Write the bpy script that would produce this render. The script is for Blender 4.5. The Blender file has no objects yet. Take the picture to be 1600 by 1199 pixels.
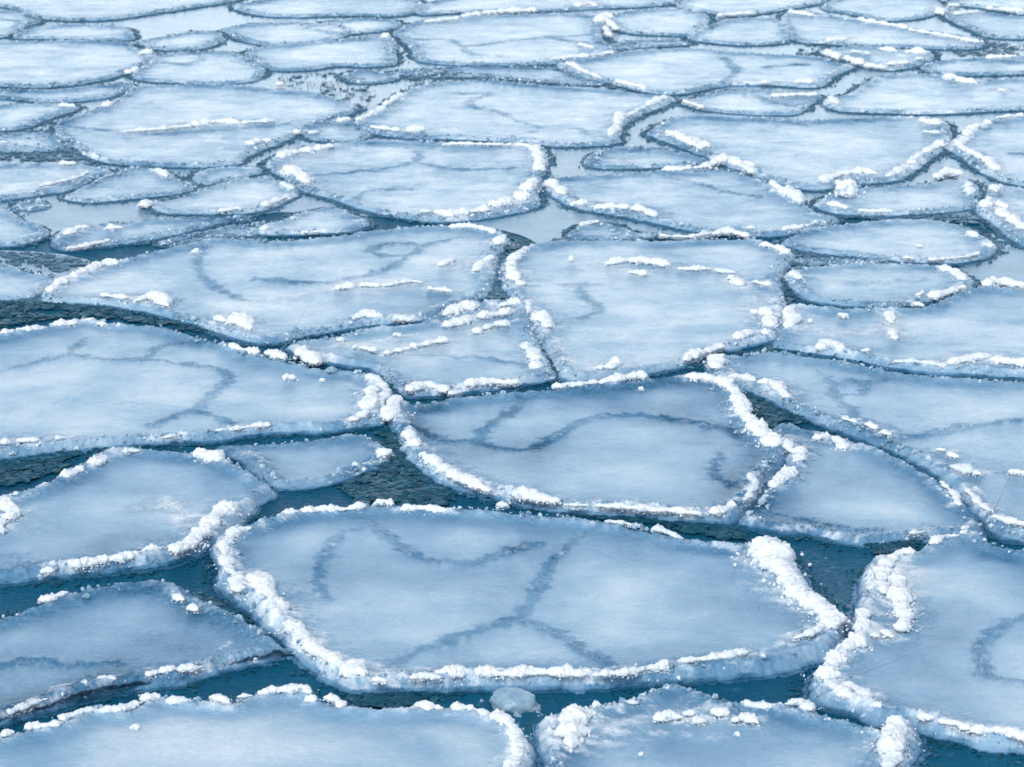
import bpy, math, random
import numpy as np
from mathutils import Euler

S = bpy.context.scene
C = S.collection
rng = np.random.default_rng(7)
random.seed(7)

# ------------------------------------------------------------------ camera
FPX = 5000.0                       # focal length in photo pixels (1600 wide)
W, H = 1600.0, 1199.0
PITCH = math.atan(1400.0 / FPX)    # downward tilt
CAMH = 4.16
cd = bpy.data.cameras.new('camera')
cam = bpy.data.objects.new('camera', cd)
C.objects.link(cam)
cam.location = (0, 0, CAMH)
cam.rotation_euler = (math.pi / 2 - PITCH, 0, 0)
cd.sensor_width = 36.0
cd.lens = FPX / W * 36.0
cd.clip_start = 0.5
cd.clip_end = 6000
cd.dof.use_dof = True
cd.dof.focus_distance = 13.0
cd.dof.aperture_fstop = 9.0
S.camera = cam

# ------------------------------------------------------------------ sky, sun, exposure
SUN_EL, SUN_AZ = math.radians(56), math.radians(-150)     # azimuth measured from +Y (ahead) towards +X
wd = bpy.data.worlds.new('World')
S.world = wd
wd.use_nodes = True
nt = wd.node_tree
nt.nodes.clear()
sky = nt.nodes.new('ShaderNodeTexSky')
sky.sky_type = 'NISHITA'
sky.sun_disc = False
sky.sun_elevation = SUN_EL
sky.sun_rotation = SUN_AZ
sky.air_density = 1.0
sky.dust_density = 1.6
sky.ozone_density = 0.4
bg = nt.nodes.new('ShaderNodeBackground')
bg.inputs['Strength'].default_value = 0.15
hs = nt.nodes.new('ShaderNodeHueSaturation')
hs.inputs['Saturation'].default_value = 0.52
wo = nt.nodes.new('ShaderNodeOutputWorld')
nt.links.new(sky.outputs[0], hs.inputs['Color'])
# added sky gradient: bright near the horizon, dimmer above, to lift grazing reflections
tc = nt.nodes.new('ShaderNodeTexCoord')
sx = nt.nodes.new('ShaderNodeSeparateXYZ')
cr = nt.nodes.new('ShaderNodeValToRGB')
el = cr.color_ramp.elements
el[0].position, el[0].color = .13, (1.75, 1.75, 1.7, 1)
el[1].position, el[1].color = .34, (.50, .52, .55, 1)
mx = nt.nodes.new('ShaderNodeMix'); mx.data_type = 'RGBA'; mx.blend_type = 'MULTIPLY'
mx.inputs[0].default_value = 1.0
nt.links.new(tc.outputs['Generated'], sx.inputs[0])
nt.links.new(sx.outputs['Z'], cr.inputs[0])
nt.links.new(hs.outputs[0], mx.inputs[6])
nt.links.new(cr.outputs[0], mx.inputs[7])
nt.links.new(mx.outputs[2], bg.inputs[0])
nt.links.new(bg.outputs[0], wo.inputs[0])
sd = bpy.data.lights.new('sun', 'SUN')
sd.energy = 0.75
sd.angle = math.radians(26)
sd.color = (1.0, 0.96, 0.9)
sun = bpy.data.objects.new('sun', sd)
C.objects.link(sun)
sun.rotation_euler = Euler((math.pi / 2 - SUN_EL, 0, math.pi - SUN_AZ), 'XYZ')
S.view_settings.view_transform = 'Standard'
S.view_settings.look = 'None'
S.view_settings.exposure = 1.08
S.view_settings.gamma = 1.0

# ------------------------------------------------------------------ helpers: projection
cp, sp = math.cos(PITCH), math.sin(PITCH)

def unproject(p, z):
    """photo pixels (n,2) -> points on the horizontal plane at height z (scalar or n)."""
    p = np.asarray(p, float)
    u = (p[:, 0] - W / 2) / FPX
    v = (p[:, 1] - H / 2) / FPX
    dx, dy, dz = u, cp - v * sp, -sp - v * cp
    t = (np.asarray(z) - CAMH) / dz
    return np.stack([dx * t, dy * t, CAMH + dz * t], 1)

def depth_at(q):
    """distance along the view axis of world points"""
    return q[:, 1] * cp - (q[:, 2] - CAMH) * sp

# ------------------------------------------------------------------ helpers: noise
_perm = np.random.default_rng(3).permutation(256).astype(np.int64)
_perm = np.concatenate([_perm, _perm, _perm])
_g2 = np.stack([np.cos(np.arange(256) * 2 * np.pi / 256), np.sin(np.arange(256) * 2 * np.pi / 256)], 1)
_g3 = np.random.default_rng(5).normal(size=(256, 3))
_g3 /= np.linalg.norm(_g3, axis=1, keepdims=True)

def _fade(t):
    return t * t * t * (t * (t * 6 - 15) + 10)

def n2(x, y):
    xi = np.floor(x).astype(np.int64); yi = np.floor(y).astype(np.int64)
    xf = x - xi; yf = y - yi
    xi &= 255; yi &= 255
    u, v = _fade(xf), _fade(yf)
    def g(i, j):
        h = _perm[_perm[(xi + i) & 255] + ((yi + j) & 255)]
        return _g2[h, 0] * (xf - i) + _g2[h, 1] * (yf - j)
    a = g(0, 0); b = g(1, 0); c = g(0, 1); d = g(1, 1)
    return ((a + u * (b - a)) * (1 - v) + (c + u * (d - c)) * v) * 1.4

def n3(x, y, z):
    xi = np.floor(x).astype(np.int64); yi = np.floor(y).astype(np.int64); zi = np.floor(z).astype(np.int64)
    xf = x - xi; yf = y - yi; zf = z - zi
    xi &= 255; yi &= 255; zi &= 255
    u, v, w = _fade(xf), _fade(yf), _fade(zf)
    def g(i, j, k):
        h = _perm[_perm[_perm[(xi + i) & 255] + ((yi + j) & 255)] + ((zi + k) & 255)]
        return _g3[h, 0] * (xf - i) + _g3[h, 1] * (yf - j) + _g3[h, 2] * (zf - k)
    r = 0
    for k, wk in ((0, 1 - w), (1, w)):
        a = g(0, 0, k); b = g(1, 0, k); c = g(0, 1, k); d = g(1, 1, k)
        r = r + wk * ((a + u * (b - a)) * (1 - v) + (c + u * (d - c)) * v)
    return r * 1.4

def fbm2(x, y, oct=3, gain=0.5):
    s, a, f = 0, 1.0, 1.0
    for k in range(oct):
        s = s + a * n2(x * f + 17.3 * k, y * f - 9.1 * k)
        a *= gain; f *= 2.03
    return s

def sstep(a, b, x):
    t = np.clip((x - a) / (b - a), 0, 1)
    return t * t * (3 - 2 * t)

# ------------------------------------------------------------------ helpers: curves and distances
def catmull(P, closed, ds):
    P = np.asarray(P, float)
    n = len(P)
    out = []
    rngn = n if closed else n - 1
    for i in range(rngn):
        if closed:
            p0, p1, p2, p3 = P[(i - 1) % n], P[i], P[(i + 1) % n], P[(i + 2) % n]
        else:
            p1, p2 = P[i], P[i + 1]
            p0 = P[i - 1] if i > 0 else 2 * p1 - p2
            p3 = P[i + 2] if i + 2 < n else 2 * p2 - p1
        # centripetal-ish tangents keep corners from overshooting
        L = np.linalg.norm(p2 - p1) + 1e-9
        m1 = (p2 - p0) / (np.linalg.norm(p1 - p0) + L) * L
        m2 = (p3 - p1) / (np.linalg.norm(p3 - p2) + L) * L
        t = np.linspace(0, 1, max(4, int(L / ds)), endpoint=False)[:, None]
        out.append((2 * t**3 - 3 * t**2 + 1) * p1 + (t**3 - 2 * t**2 + t) * m1 + (-2 * t**3 + 3 * t**2) * p2 + (t**3 - t**2) * m2)
    q = np.concatenate(out)
    if not closed:
        q = np.vstack([q, P[-1]])
    qq = np.vstack([q, q[0]]) if closed else q
    s = np.concatenate([[0], np.cumsum(np.linalg.norm(np.diff(qq, axis=0), axis=1))])
    N = max(8 if closed else 4, int(s[-1] / ds))
    t = np.linspace(0, s[-1], N, endpoint=not closed)
    return np.stack([np.interp(t, s, qq[:, k]) for k in range(P.shape[1])], 1)

def mindist(q, p, chunk=20000):
    """distance of points q (n,2) to the point set p (m,2)"""
    out = np.empty(len(q))
    p = p.astype(np.float32); q = q.astype(np.float32)
    pp = (p * p).sum(1)
    for i in range(0, len(q), chunk):
        a = q[i:i + chunk]
        d = (a * a).sum(1)[:, None] + pp[None] - 2 * a @ p.T
        out[i:i + chunk] = d.min(1)
    return np.sqrt(np.maximum(out, 0))

def in_poly(q, poly):
    x, y = q[:, 0], q[:, 1]
    r = np.zeros(len(q), bool)
    n = len(poly)
    j = n - 1
    for i in range(n):
        xi, yi = poly[i]; xj, yj = poly[j]
        c = ((yi > y) != (yj > y)) & (x < (xj - xi) * (y - yi) / (yj - yi + 1e-12) + xi)
        r ^= c
        j = i
    return r

# ------------------------------------------------------------------ helpers: meshes
def build(name, verts, faces, mat, parent=None, smooth=True, attrs=None, origin=None):
    """verts (n,3); faces: list of int arrays (m,3) or (m,4). ONE mesh object."""
    me = bpy.data.meshes.new(name)
    v = np.asarray(verts, np.float32)
    if origin is not None:
        v = v - np.asarray(origin, np.float32)
    faces = [np.asarray(f, np.int32) for f in faces if len(f)]
    tot = np.concatenate([np.full(len(f), f.shape[1], np.int32) for f in faces])
    idx = np.concatenate([f.ravel() for f in faces])
    me.vertices.add(len(v))
    me.vertices.foreach_set('co', v.ravel())
    me.loops.add(len(idx))
    me.loops.foreach_set('vertex_index', idx)
    me.polygons.add(len(tot))
    st = np.concatenate([[0], np.cumsum(tot)[:-1]]).astype(np.int32)
    me.polygons.foreach_set('loop_start', st)
    me.polygons.foreach_set('loop_total', tot)
    me.polygons.foreach_set('use_smooth', np.full(len(tot), smooth, bool))
    for k, a in (attrs or {}).items():
        at = me.attributes.new(k, 'FLOAT', 'POINT')
        at.data.foreach_set('value', np.asarray(a, np.float32))
    me.update(calc_edges=True)
    me.materials.append(mat)
    o = bpy.data.objects.new(name, me)
    C.objects.link(o)
    if parent is not None:
        o.parent = parent
    elif origin is not None:
        o.location = origin
    return o

def tag(o, label=None, cat=None, group=None, kind=None):
    if label: o['label'] = label
    if cat: o['category'] = cat
    if group: o['group'] = group
    if kind: o['kind'] = kind
    return o

def ico(sub):
    t = (1 + 5 ** .5) / 2
    v = np.array([(-1, t, 0), (1, t, 0), (-1, -t, 0), (1, -t, 0), (0, -1, t), (0, 1, t), (0, -1, -t), (0, 1, -t), (t, 0, -1), (t, 0, 1), (-t, 0, -1), (-t, 0, 1)], float)
    f = [(0, 11, 5), (0, 5, 1), (0, 1, 7), (0, 7, 10), (0, 10, 11), (1, 5, 9), (5, 11, 4), (11, 10, 2), (10, 7, 6), (7, 1, 8), (3, 9, 4), (3, 4, 2), (3, 2, 6), (3, 6, 8), (3, 8, 9), (4, 9, 5), (2, 4, 11), (6, 2, 10), (8, 6, 7), (9, 8, 1)]
    v = list(v / np.linalg.norm(v[0]))
    for _ in range(sub):
        cache, nf = {}, []
        def mid(a, b):
            k = (min(a, b), max(a, b))
            if k not in cache:
                m = v[a] + v[b]
                v.append(m / np.linalg.norm(m)); cache[k] = len(v) - 1
            return cache[k]
        for a, b, c in f:
            x, y, z = mid(a, b), mid(b, c), mid(c, a)
            nf += [(a, x, z), (b, y, x), (c, z, y), (x, y, z)]
        f = nf
    return np.array(v), np.array(f)

ICO = [ico(k) for k in range(4)]

def rot_batch(n):
    a = rng.normal(size=(n, 4)); a /= np.linalg.norm(a, axis=1, keepdims=True)
    w, x, y, z = a.T
    return np.stack([np.stack([1 - 2 * (y * y + z * z), 2 * (x * y - z * w), 2 * (x * z + y * w)], 1),
                     np.stack([2 * (x * y + z * w), 1 - 2 * (x * x + z * z), 2 * (y * z - x * w)], 1),
                     np.stack([2 * (x * z - y * w), 2 * (y * z + x * w), 1 - 2 * (x * x + y * y)], 1)], 1)

def grains(cen, size, sub=0, flat=1.0, jit=0.35, aniso=0.35):
    """a batch of irregular crumbs -> verts, faces"""
    n = len(cen)
    v, f = ICO[sub]
    V = v[None] * (1 + (rng.random((n, len(v), 1)) - .5) * 2 * jit)
    V = V * (1 + (rng.random((n, 1, 3)) - .5) * 2 * aniso)
    V = np.einsum('nij,nkj->nki', rot_batch(n), V)
    V[:, :, 2] *= flat
    V = V * size[:, None, None] + cen[:, None]
    F = f[None] + (np.arange(n) * len(v))[:, None, None]
    return V.reshape(-1, 3), F.reshape(-1, 3)

def lumps(cen, size, sub=2, flat=0.8, amp=1.0):
    """a batch of knobbly snow lumps -> verts, faces"""
    n = len(cen)
    v, f = ICO[sub]
    V = v[None] * (1 + (rng.random((n, 1, 3)) - .5) * .7)
    V = np.einsum('nij,nkj->nki', rot_batch(n), V)
    off = rng.random((n, 1, 3)) * 60
    P = (V + off).reshape(-1, 3)
    r = 1 - .38 * amp + amp * (.75 * np.abs(n3(*(P * 1.3).T)) + .45 * np.abs(n3(*(P * 2.9).T)) + .22 * np.abs(n3(*(P * 6.1).T)))
    V = V * r.reshape(n, -1, 1)
    V[:, :, 2] *= flat
    V = V * size[:, None, None] + cen[:, None]
    F = f[None] + (np.arange(n) * len(v))[:, None, None]
    return V.reshape(-1, 3), F.reshape(-1, 3)

class Acc:
    def __init__(s): s.v, s.f, s.a, s.n = [], [], [], 0
    def add(s, v, f, a=0.0):
        s.v.append(v); s.f.append(np.asarray(f) + s.n); s.n += len(v)
        s.a.append(np.broadcast_to(np.asarray(a, float), (len(v),)))
    def get(s):
        return np.concatenate(s.v), s.f, np.concatenate(s.a)

# ------------------------------------------------------------------ materials
def mat(name):
    m = bpy.data.materials.new(name)
    m.use_nodes = True
    t = m.node_tree
    b = t.nodes['Principled BSDF']
    return m, t, b

def nd(t, kind, **kw):
    n = t.nodes.new(kind)
    for k, v in kw.items():
        if hasattr(n, k) and not k[0].isupper():
            setattr(n, k, v)
        else:
            n.inputs[k.replace('_', ' ')].default_value = v
    return n

def coords(t, scale):
    g = t.nodes.new('ShaderNodeNewGeometry')
    m = t.nodes.new('ShaderNodeMapping')
    m.inputs['Scale'].default_value = scale
    t.links.new(g.outputs['Position'], m.inputs['Vector'])
    return m.outputs[0]

def noise(t, vec, scale, detail=4, rough=.55, dist=0.0):
    n = t.nodes.new('ShaderNodeTexNoise')
    n.inputs['Scale'].default_value = scale
    n.inputs['Detail'].default_value = detail
    n.inputs['Roughness'].default_value = rough
    n.inputs['Distortion'].default_value = dist
    t.links.new(vec, n.inputs['Vector'])
    return n.outputs['Fac']

def ramp(t, fac, stops):
    r = t.nodes.new('ShaderNodeValToRGB')
    e = r.color_ramp.elements
    while len(e) < len(stops): e.new(.5)
    for el, (p, c) in zip(e, stops):
        el.position = p
        el.color = (c, c, c, 1) if np.isscalar(c) else (*c, 1)
    t.links.new(fac, r.inputs[0])
    return r.outputs[0]

def math_(t, op, a, b=None, clamp=False):
    n = t.nodes.new('ShaderNodeMath'); n.operation = op; n.use_clamp = clamp
    for i, x in enumerate((a, b)):
        if x is None: continue
        if isinstance(x, (int, float)): n.inputs[i].default_value = x
        else: t.links.new(x, n.inputs[i])
    return n.outputs[0]

def mixc(t, fac, a, b):
    n = t.nodes.new('ShaderNodeMix'); n.data_type = 'RGBA'
    for s, x in ((n.inputs[0], fac), (n.inputs[6], a), (n.inputs[7], b)):
        if isinstance(x, (int, float)): s.default_value = x
        elif isinstance(x, tuple): s.default_value = (*x, 1)
        else: t.links.new(x, s)
    return n.outputs[2]

def bump(t, h, strength, dist, prev=None):
    b = t.nodes.new('ShaderNodeBump')
    b.inputs['Strength'].default_value = strength
    b.inputs['Distance'].default_value = dist
    t.links.new(h, b.inputs['Height'])
    if prev is not None: t.links.new(prev, b.inputs['Normal'])
    return b.outputs[0]

def attr(t, name):
    a = t.nodes.new('ShaderNodeAttribute'); a.attribute_name = name
    return a.outputs['Fac']

# floe ice: milky, blue, clear along seams and edges, wind-rippled
M_ICE, t, b = mat('floe ice')
fine = coords(t, (1, 1.3, 1))
cloud = noise(t, coords(t, (1, .75, 1)), 1.6, 4, .5, .6)
mott = noise(t, fine, 14, 6, .65, .4)
clr = attr(t, 'clarity')
snowy = attr(t, 'snowy')
milk = math_(t, 'MULTIPLY_ADD', cloud, 1.05)
t.nodes[-1].inputs[2].default_value = .02
fac = math_(t, 'ADD', milk, math_(t, 'MULTIPLY', math_(t, 'SUBTRACT', mott, .5), .26))
gra = noise(t, coords(t, (.8, 1.2, 1)), 75, 4, .7, .5)
fac = math_(t, 'ADD', fac, math_(t, 'MULTIPLY', math_(t, 'SUBTRACT', gra, .5), .22))
cry = noise(t, coords(t, (1, 1, 1)), 48, 5, .75, .6)
clr = math_(t, 'MULTIPLY', clr, math_(t, 'ADD', math_(t, 'MULTIPLY', cry, 1.8), .1))
fac = math_(t, 'SUBTRACT', fac, clr, True)
col = ramp(t, fac, [(0, (.012, .092, .175)), (.22, (.075, .205, .345)), (.55, (.212, .37, .51)), (1, (.55, .65, .705))])
fr = noise(t, coords(t, (1, 1.3, 1)), 60, 5, .7)
sn = math_(t, 'MULTIPLY', math_(t, 'ADD', snowy, math_(t, 'MULTIPLY', math_(t, 'SUBTRACT', fr, .5), 1.6)), 1.0, True)
sn = math_(t, 'MULTIPLY', sn, math_(t, 'MULTIPLY', snowy, 3.0, True), True)
col = mixc(t, sn, col, (.76, .82, .865))
t.links.new(col, b.inputs['Base Color'])
t.links.new(ramp(t, sn, [(0, .22), (1, .8)]), b.inputs['Roughness'])
b.inputs['IOR'].default_value = 1.31
rip = noise(t, coords(t, (.8, 1.5, 1)), 42, 5, .7, .8)
nb = bump(t, rip, .55, .010)
nb = bump(t, noise(t, coords(t, (1, 1, 1)), 150, 4, .7), .22, .004, nb)
t.links.new(nb, b.inputs['Normal'])

# snow heaped on the rims
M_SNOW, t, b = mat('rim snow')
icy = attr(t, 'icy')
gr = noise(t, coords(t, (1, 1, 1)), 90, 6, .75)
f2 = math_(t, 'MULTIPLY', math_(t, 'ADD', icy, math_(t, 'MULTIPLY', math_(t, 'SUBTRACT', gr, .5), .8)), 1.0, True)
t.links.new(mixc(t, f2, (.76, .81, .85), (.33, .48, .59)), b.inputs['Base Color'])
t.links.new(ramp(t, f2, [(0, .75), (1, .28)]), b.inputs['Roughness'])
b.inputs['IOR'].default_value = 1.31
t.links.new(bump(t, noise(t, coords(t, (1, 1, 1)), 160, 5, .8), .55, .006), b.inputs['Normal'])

# glassy ice crumbs of the rims
M_CRUMB, t, b = mat('crumbled ice')
f3 = noise(t, coords(t, (1, 1, 1)), 22, 4, .75)
t.links.new(ramp(t, f3, [(.32, (.06, .15, .22)), (.5, (.22, .35, .46)), (.66, (.80, .86, .90))]), b.inputs['Base Color'])
b.inputs['Roughness'].default_value = .22
b.inputs['IOR'].default_value = 1.31

# dark slush
M_SLUSH, t, b = mat('dark slush')
f4 = noise(t, coords(t, (1, 1, 1)), 16, 4, .7)
t.links.new(ramp(t, f4, [(.35, (.004, .046, .078)), (.60, (.012, .085, .130)), (.80, (.16, .30, .38))]), b.inputs['Base Color'])
b.inputs['Specular IOR Level'].default_value = .20
b.inputs['Roughness'].default_value = .35
b.inputs['IOR'].default_value = 1.31

# distant slush; haze and grazing sheen painted in as a paler blue
M_FARSLUSH, t, b = mat('hazed slush')
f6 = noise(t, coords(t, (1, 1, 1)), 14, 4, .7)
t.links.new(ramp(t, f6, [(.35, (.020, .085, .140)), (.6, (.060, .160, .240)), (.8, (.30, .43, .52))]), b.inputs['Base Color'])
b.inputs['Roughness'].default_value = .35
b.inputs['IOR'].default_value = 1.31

# clear ice lump
M_CLEAR, t, b = mat('clear ice')
f5 = noise(t, coords(t, (1, 1, 1)), 25, 5, .7)
t.links.new(ramp(t, f5, [(.3, (.13, .26, .35)), (.7, (.34, .46, .55))]), b.inputs['Base Color'])
b.inputs['Roughness'].default_value = .18
b.inputs['IOR'].default_value = 1.31
t.links.new(bump(t, noise(t, coords(t, (1, 1, 1)), 60, 4, .6), .3, .006), b.inputs['Normal'])

# water, with a thin skin of frost needles
M_WATER, t, b = mat('sea water')
pt = noise(t, coords(t, (1, 1.5, 1)), 1.3, 4, .6)
sk = noise(t, coords(t, (.8, 1.25, 1)), 24, 4, .62, 2.2)
needle = ramp(t, sk, [(.60, 0.0), (.68, 1.0)])
wc = ramp(t, pt, [(.3, (.003, .074, .140)), (.7, (.006, .104, .186))])
t.links.new(mixc(t, math_(t, 'MULTIPLY', needle, .55), wc, (.08, .20, .28)), b.inputs['Base Color'])
t.links.new(ramp(t, needle, [(0, .08), (1, .3)]), b.inputs['Roughness'])
b.inputs['IOR'].default_value = 1.33
b.inputs['Specular IOR Level'].default_value = .08
nb = bump(t, noise(t, coords(t, (1, 2.2, 1)), 9, 3, .5), .08, .02)
nb = bump(t, sk, .9, .010, nb)
t.links.new(nb, b.inputs['Normal'])

# ------------------------------------------------------------------ water
wv = np.array([(-3000, -3000, 0), (3000, -3000, 0), (3000, 3000, 0), (-3000, 3000, 0)], float)
tag(build('water', wv, [np.array([[0, 1, 2, 3]])], M_WATER, smooth=False), kind='structure')

# skin of new grey ice; its paleness also stands in for far haze
M_SKIN, t, b = mat('new ice skin')
s1 = noise(t, coords(t, (1, 1.4, 1)), 3.5, 5, .6)
s2 = noise(t, coords(t, (.6, 1.6, 1)), 20, 4, .65, 1.2)
cc_ = ramp(t, s1, [(.3, (.065, .17, .26)), (.7, (.14, .27, .38))])
t.links.new(mixc(t, ramp(t, s2, [(.30, 1.0), (.37, 0.0)]), cc_, (.06, .14, .20)), b.inputs['Base Color'])
b.inputs['Roughness'].default_value = .18
b.inputs['IOR'].default_value = 1.31
t.links.new(bump(t, s2, .25, .006), b.inputs['Normal'])

SKINS = []
def skin_patch(px):
    SKINS.append(px)
    Q = unproject(px, 0.0)[:, :2]
    q = catmull(Q, True, .03)
    q = q + .03 * np.stack([n2(q[:, 0] * 6, q[:, 1] * 6), n2(q[:, 0] * 6 + 40, q[:, 1] * 6)], 1)
    c = q.mean(0)
    n = len(q)
    if np.sum(q[:, 0] * np.roll(q[:, 1], -1) - np.roll(q[:, 0], -1) * q[:, 1]) < 0: q = q[::-1]
    return np.c_[q, np.full(n, .0022 + .0006 * len(SKINS))], [np.arange(n)[None]]

# ------------------------------------------------------------------ builders
SLUSH = Acc()
FARSLUSH = Acc()
OUTLINES = []

def outline_world(px, h):
    g = unproject(px, 0.0)[:, :2]
    n = len(g)
    ar = 0.5 * np.sum(g[:, 0] * np.roll(g[:, 1], -1) - np.roll(g[:, 0], -1) * g[:, 1])
    if ar < 0:
        px = np.asarray(px)[::-1]; g = g[::-1]
    tan = np.roll(g, -1, 0) - np.roll(g, 1, 0)
    tan /= np.linalg.norm(tan, axis=1, keepdims=True) + 1e-9
    ny = -tan[:, 0]                                  # outward normal's away-from-camera part (ccw outline)
    z = h * sstep(-.25, .35, ny)
    return unproject(px, z)[:, :2]

def best_center(P):
    c0 = P.mean(0)
    best, bc = -9, c0
    Q = np.roll(P, -1, 0)
    lo, hi = P.min(0), P.max(0)
    for fx in np.linspace(.2, .8, 13):
        for fy in np.linspace(.2, .8, 13):
            c = lo + (hi - lo) * np.array([fx, fy])
            a, b_ = P - c, Q - c
            cr = (a[:, 0] * b_[:, 1] - a[:, 1] * b_[:, 0]) / (np.linalg.norm(b_ - a, axis=1) + 1e-9)
            m = cr.min() / (np.linalg.norm(hi - lo)) - .15 * np.linalg.norm(c - c0) / np.linalg.norm(hi - lo)
            if m > best: best, bc = m, c
    return bc, best

def seam_points(seams, z, ds=.012):
    out = []
    for s in seams:
        q = unproject(s, z)[:, :2]
        out.append(catmull(q, False, ds))
    return np.concatenate(out) if out else np.zeros((0, 2))

def make_ridge(pts, w, z0, parent, origin, icy=0.0, name='snow_ridge', scatter=1.0):
    """one heap of snow along a rim: a knobbly swept body with lumps and crumbs on it, one mesh"""
    P = unproject(pts, z0 + .01)
    d0 = depth_at(P).mean()
    px = d0 / FPX                                     # metres per photo pixel
    r0 = .5 * w * px
    ds = max(px * 1.5, .0035)
    if len(pts) == 1:
        P = np.vstack([P[0] - [r0 * .3, 0, 0], P[0] + [r0 * .3, 0, 0]])
    path = catmull(P, False, ds)
    n = len(path)
    s = np.arange(n) * ds
    A = Acc()
    # path wobble
    ph = rng.random() * 90
    off = r0 * .35 * n2(s / (r0 * 5) + ph, s * 0 + 3.3) + .014 * n2(s * 7 + ph, s * 0 + 6.1) + .006 * n2(s * 23 + ph, s * 0 + 2.2)
    tan = np.gradient(path[:, :2], axis=0)
    tan /= np.linalg.norm(tan, axis=1, keepdims=True) + 1e-9
    nor = np.stack([-tan[:, 1], tan[:, 0]], 1)
    c = path.copy()
    c[:, :2] += nor * off[:, None]
    rad = r0 * (.86 + .55 * n2(s / (r0 * 3.2) + ph + 40, s * 0 + 1.7) + .25 * n2(s / (r0 * 1.2) + ph, s * 0 + 8.7))
    rad = rad + r0 * .30 * np.minimum(0, n2(s * 5.5 + ph, s * 0 + 9.9)) * 2
    rad = np.maximum(rad, r0 * .22)
    e = np.minimum(s, s[-1] - s) / (r0 * 1.1)
    rad = rad * np.sqrt(np.clip(e, .02, 1))
    K = int(np.clip(2 * math.pi * r0 / ds, 10, 30))
    a = np.linspace(0, 2 * math.pi, K, endpoint=False)
    ca, sa = np.cos(a), np.sin(a)
    dirs = nor[:, None, :] * ca[None, :, None]
    D = np.concatenate([dirs, np.broadcast_to(sa[None, :, None], (n, K, 1))], 2)
    flatn = np.where(sa > 0, .80, .55)
    base = c[:, None, :] + D * (rad[:, None] * np.ones(K))[:, :, None] * np.stack([np.full(K, 1.12), np.full(K, 1.12), flatn], 1)[None]
    q = base.reshape(-1, 3) / r0
    disp = .60 * np.abs(n3(*(q * .9 + 5).T)) + .60 * np.abs(n3(*(q * 1.9 + 9).T)) + .55 * np.abs(n3(*(q * 4.2).T)) + .45 * np.abs(n3(*(q * 8.5).T)) - .36
    V = base.reshape(-1, 3) + D.reshape(-1, 3) * (disp * np.repeat(rad, K))[:, None] * .8
    V[:, 2] = np.maximum(V[:, 2], z0 - .02)
    i = np.arange(n - 1)[:, None] * K
    j = np.arange(K)[None]
    F = np.stack([i + j, i + (j + 1) % K, i + K + (j + 1) % K, i + K + j], 2).reshape(-1, 4)
    zz = (V[:, 2] - z0) / (r0 * 1.0)
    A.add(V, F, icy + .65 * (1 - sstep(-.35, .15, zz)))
    # lumps half sunk in the heap
    L = s[-1] + r0
    nl = int(np.clip(L / r0 * 5.5 * scatter, 3, 160))
    k = rng.integers(0, n, nl)
    lat = rng.normal(size=nl) * .62
    cen = c[k].copy()
    cen[:, :2] += nor[k] * (lat * rad[k])[:, None]
    size = r0 * (.13 + .34 * rng.random(nl) ** 2.2) * np.clip(rad[k] / r0, .5, 1.1)
    cen[:, 2] = z0 + np.maximum(0, 1 - lat**2 * .7) * rad[k] * .62 + size * .1
    sub = 2 if r0 / px > 5 else 1
    v, f = lumps(cen, size, sub)
    A.add(v, f, icy)
    # crumbs round the foot
    nc = int(np.clip(L / r0 * 18 * scatter, 6, 800))
    k = rng.integers(0, n, nc)
    lat = rng.normal(size=nc) * 1.2
    cen = c[k].copy()
    cen[:, :2] += nor[k] * (lat * rad[k])[:, None] + rng.normal(size=(nc, 2)) * r0 * .1
    cen[:, 2] = z0 + np.maximum(0, 1 - lat**2) * rad[k] * .85
    v, f = grains(cen, np.maximum(r0 * (.04 + .14 * rng.random(nc) ** 2), px * .6))
    A.add(v, f, icy + .1)
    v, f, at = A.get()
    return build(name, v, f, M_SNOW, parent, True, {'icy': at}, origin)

FLOES = []

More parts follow.
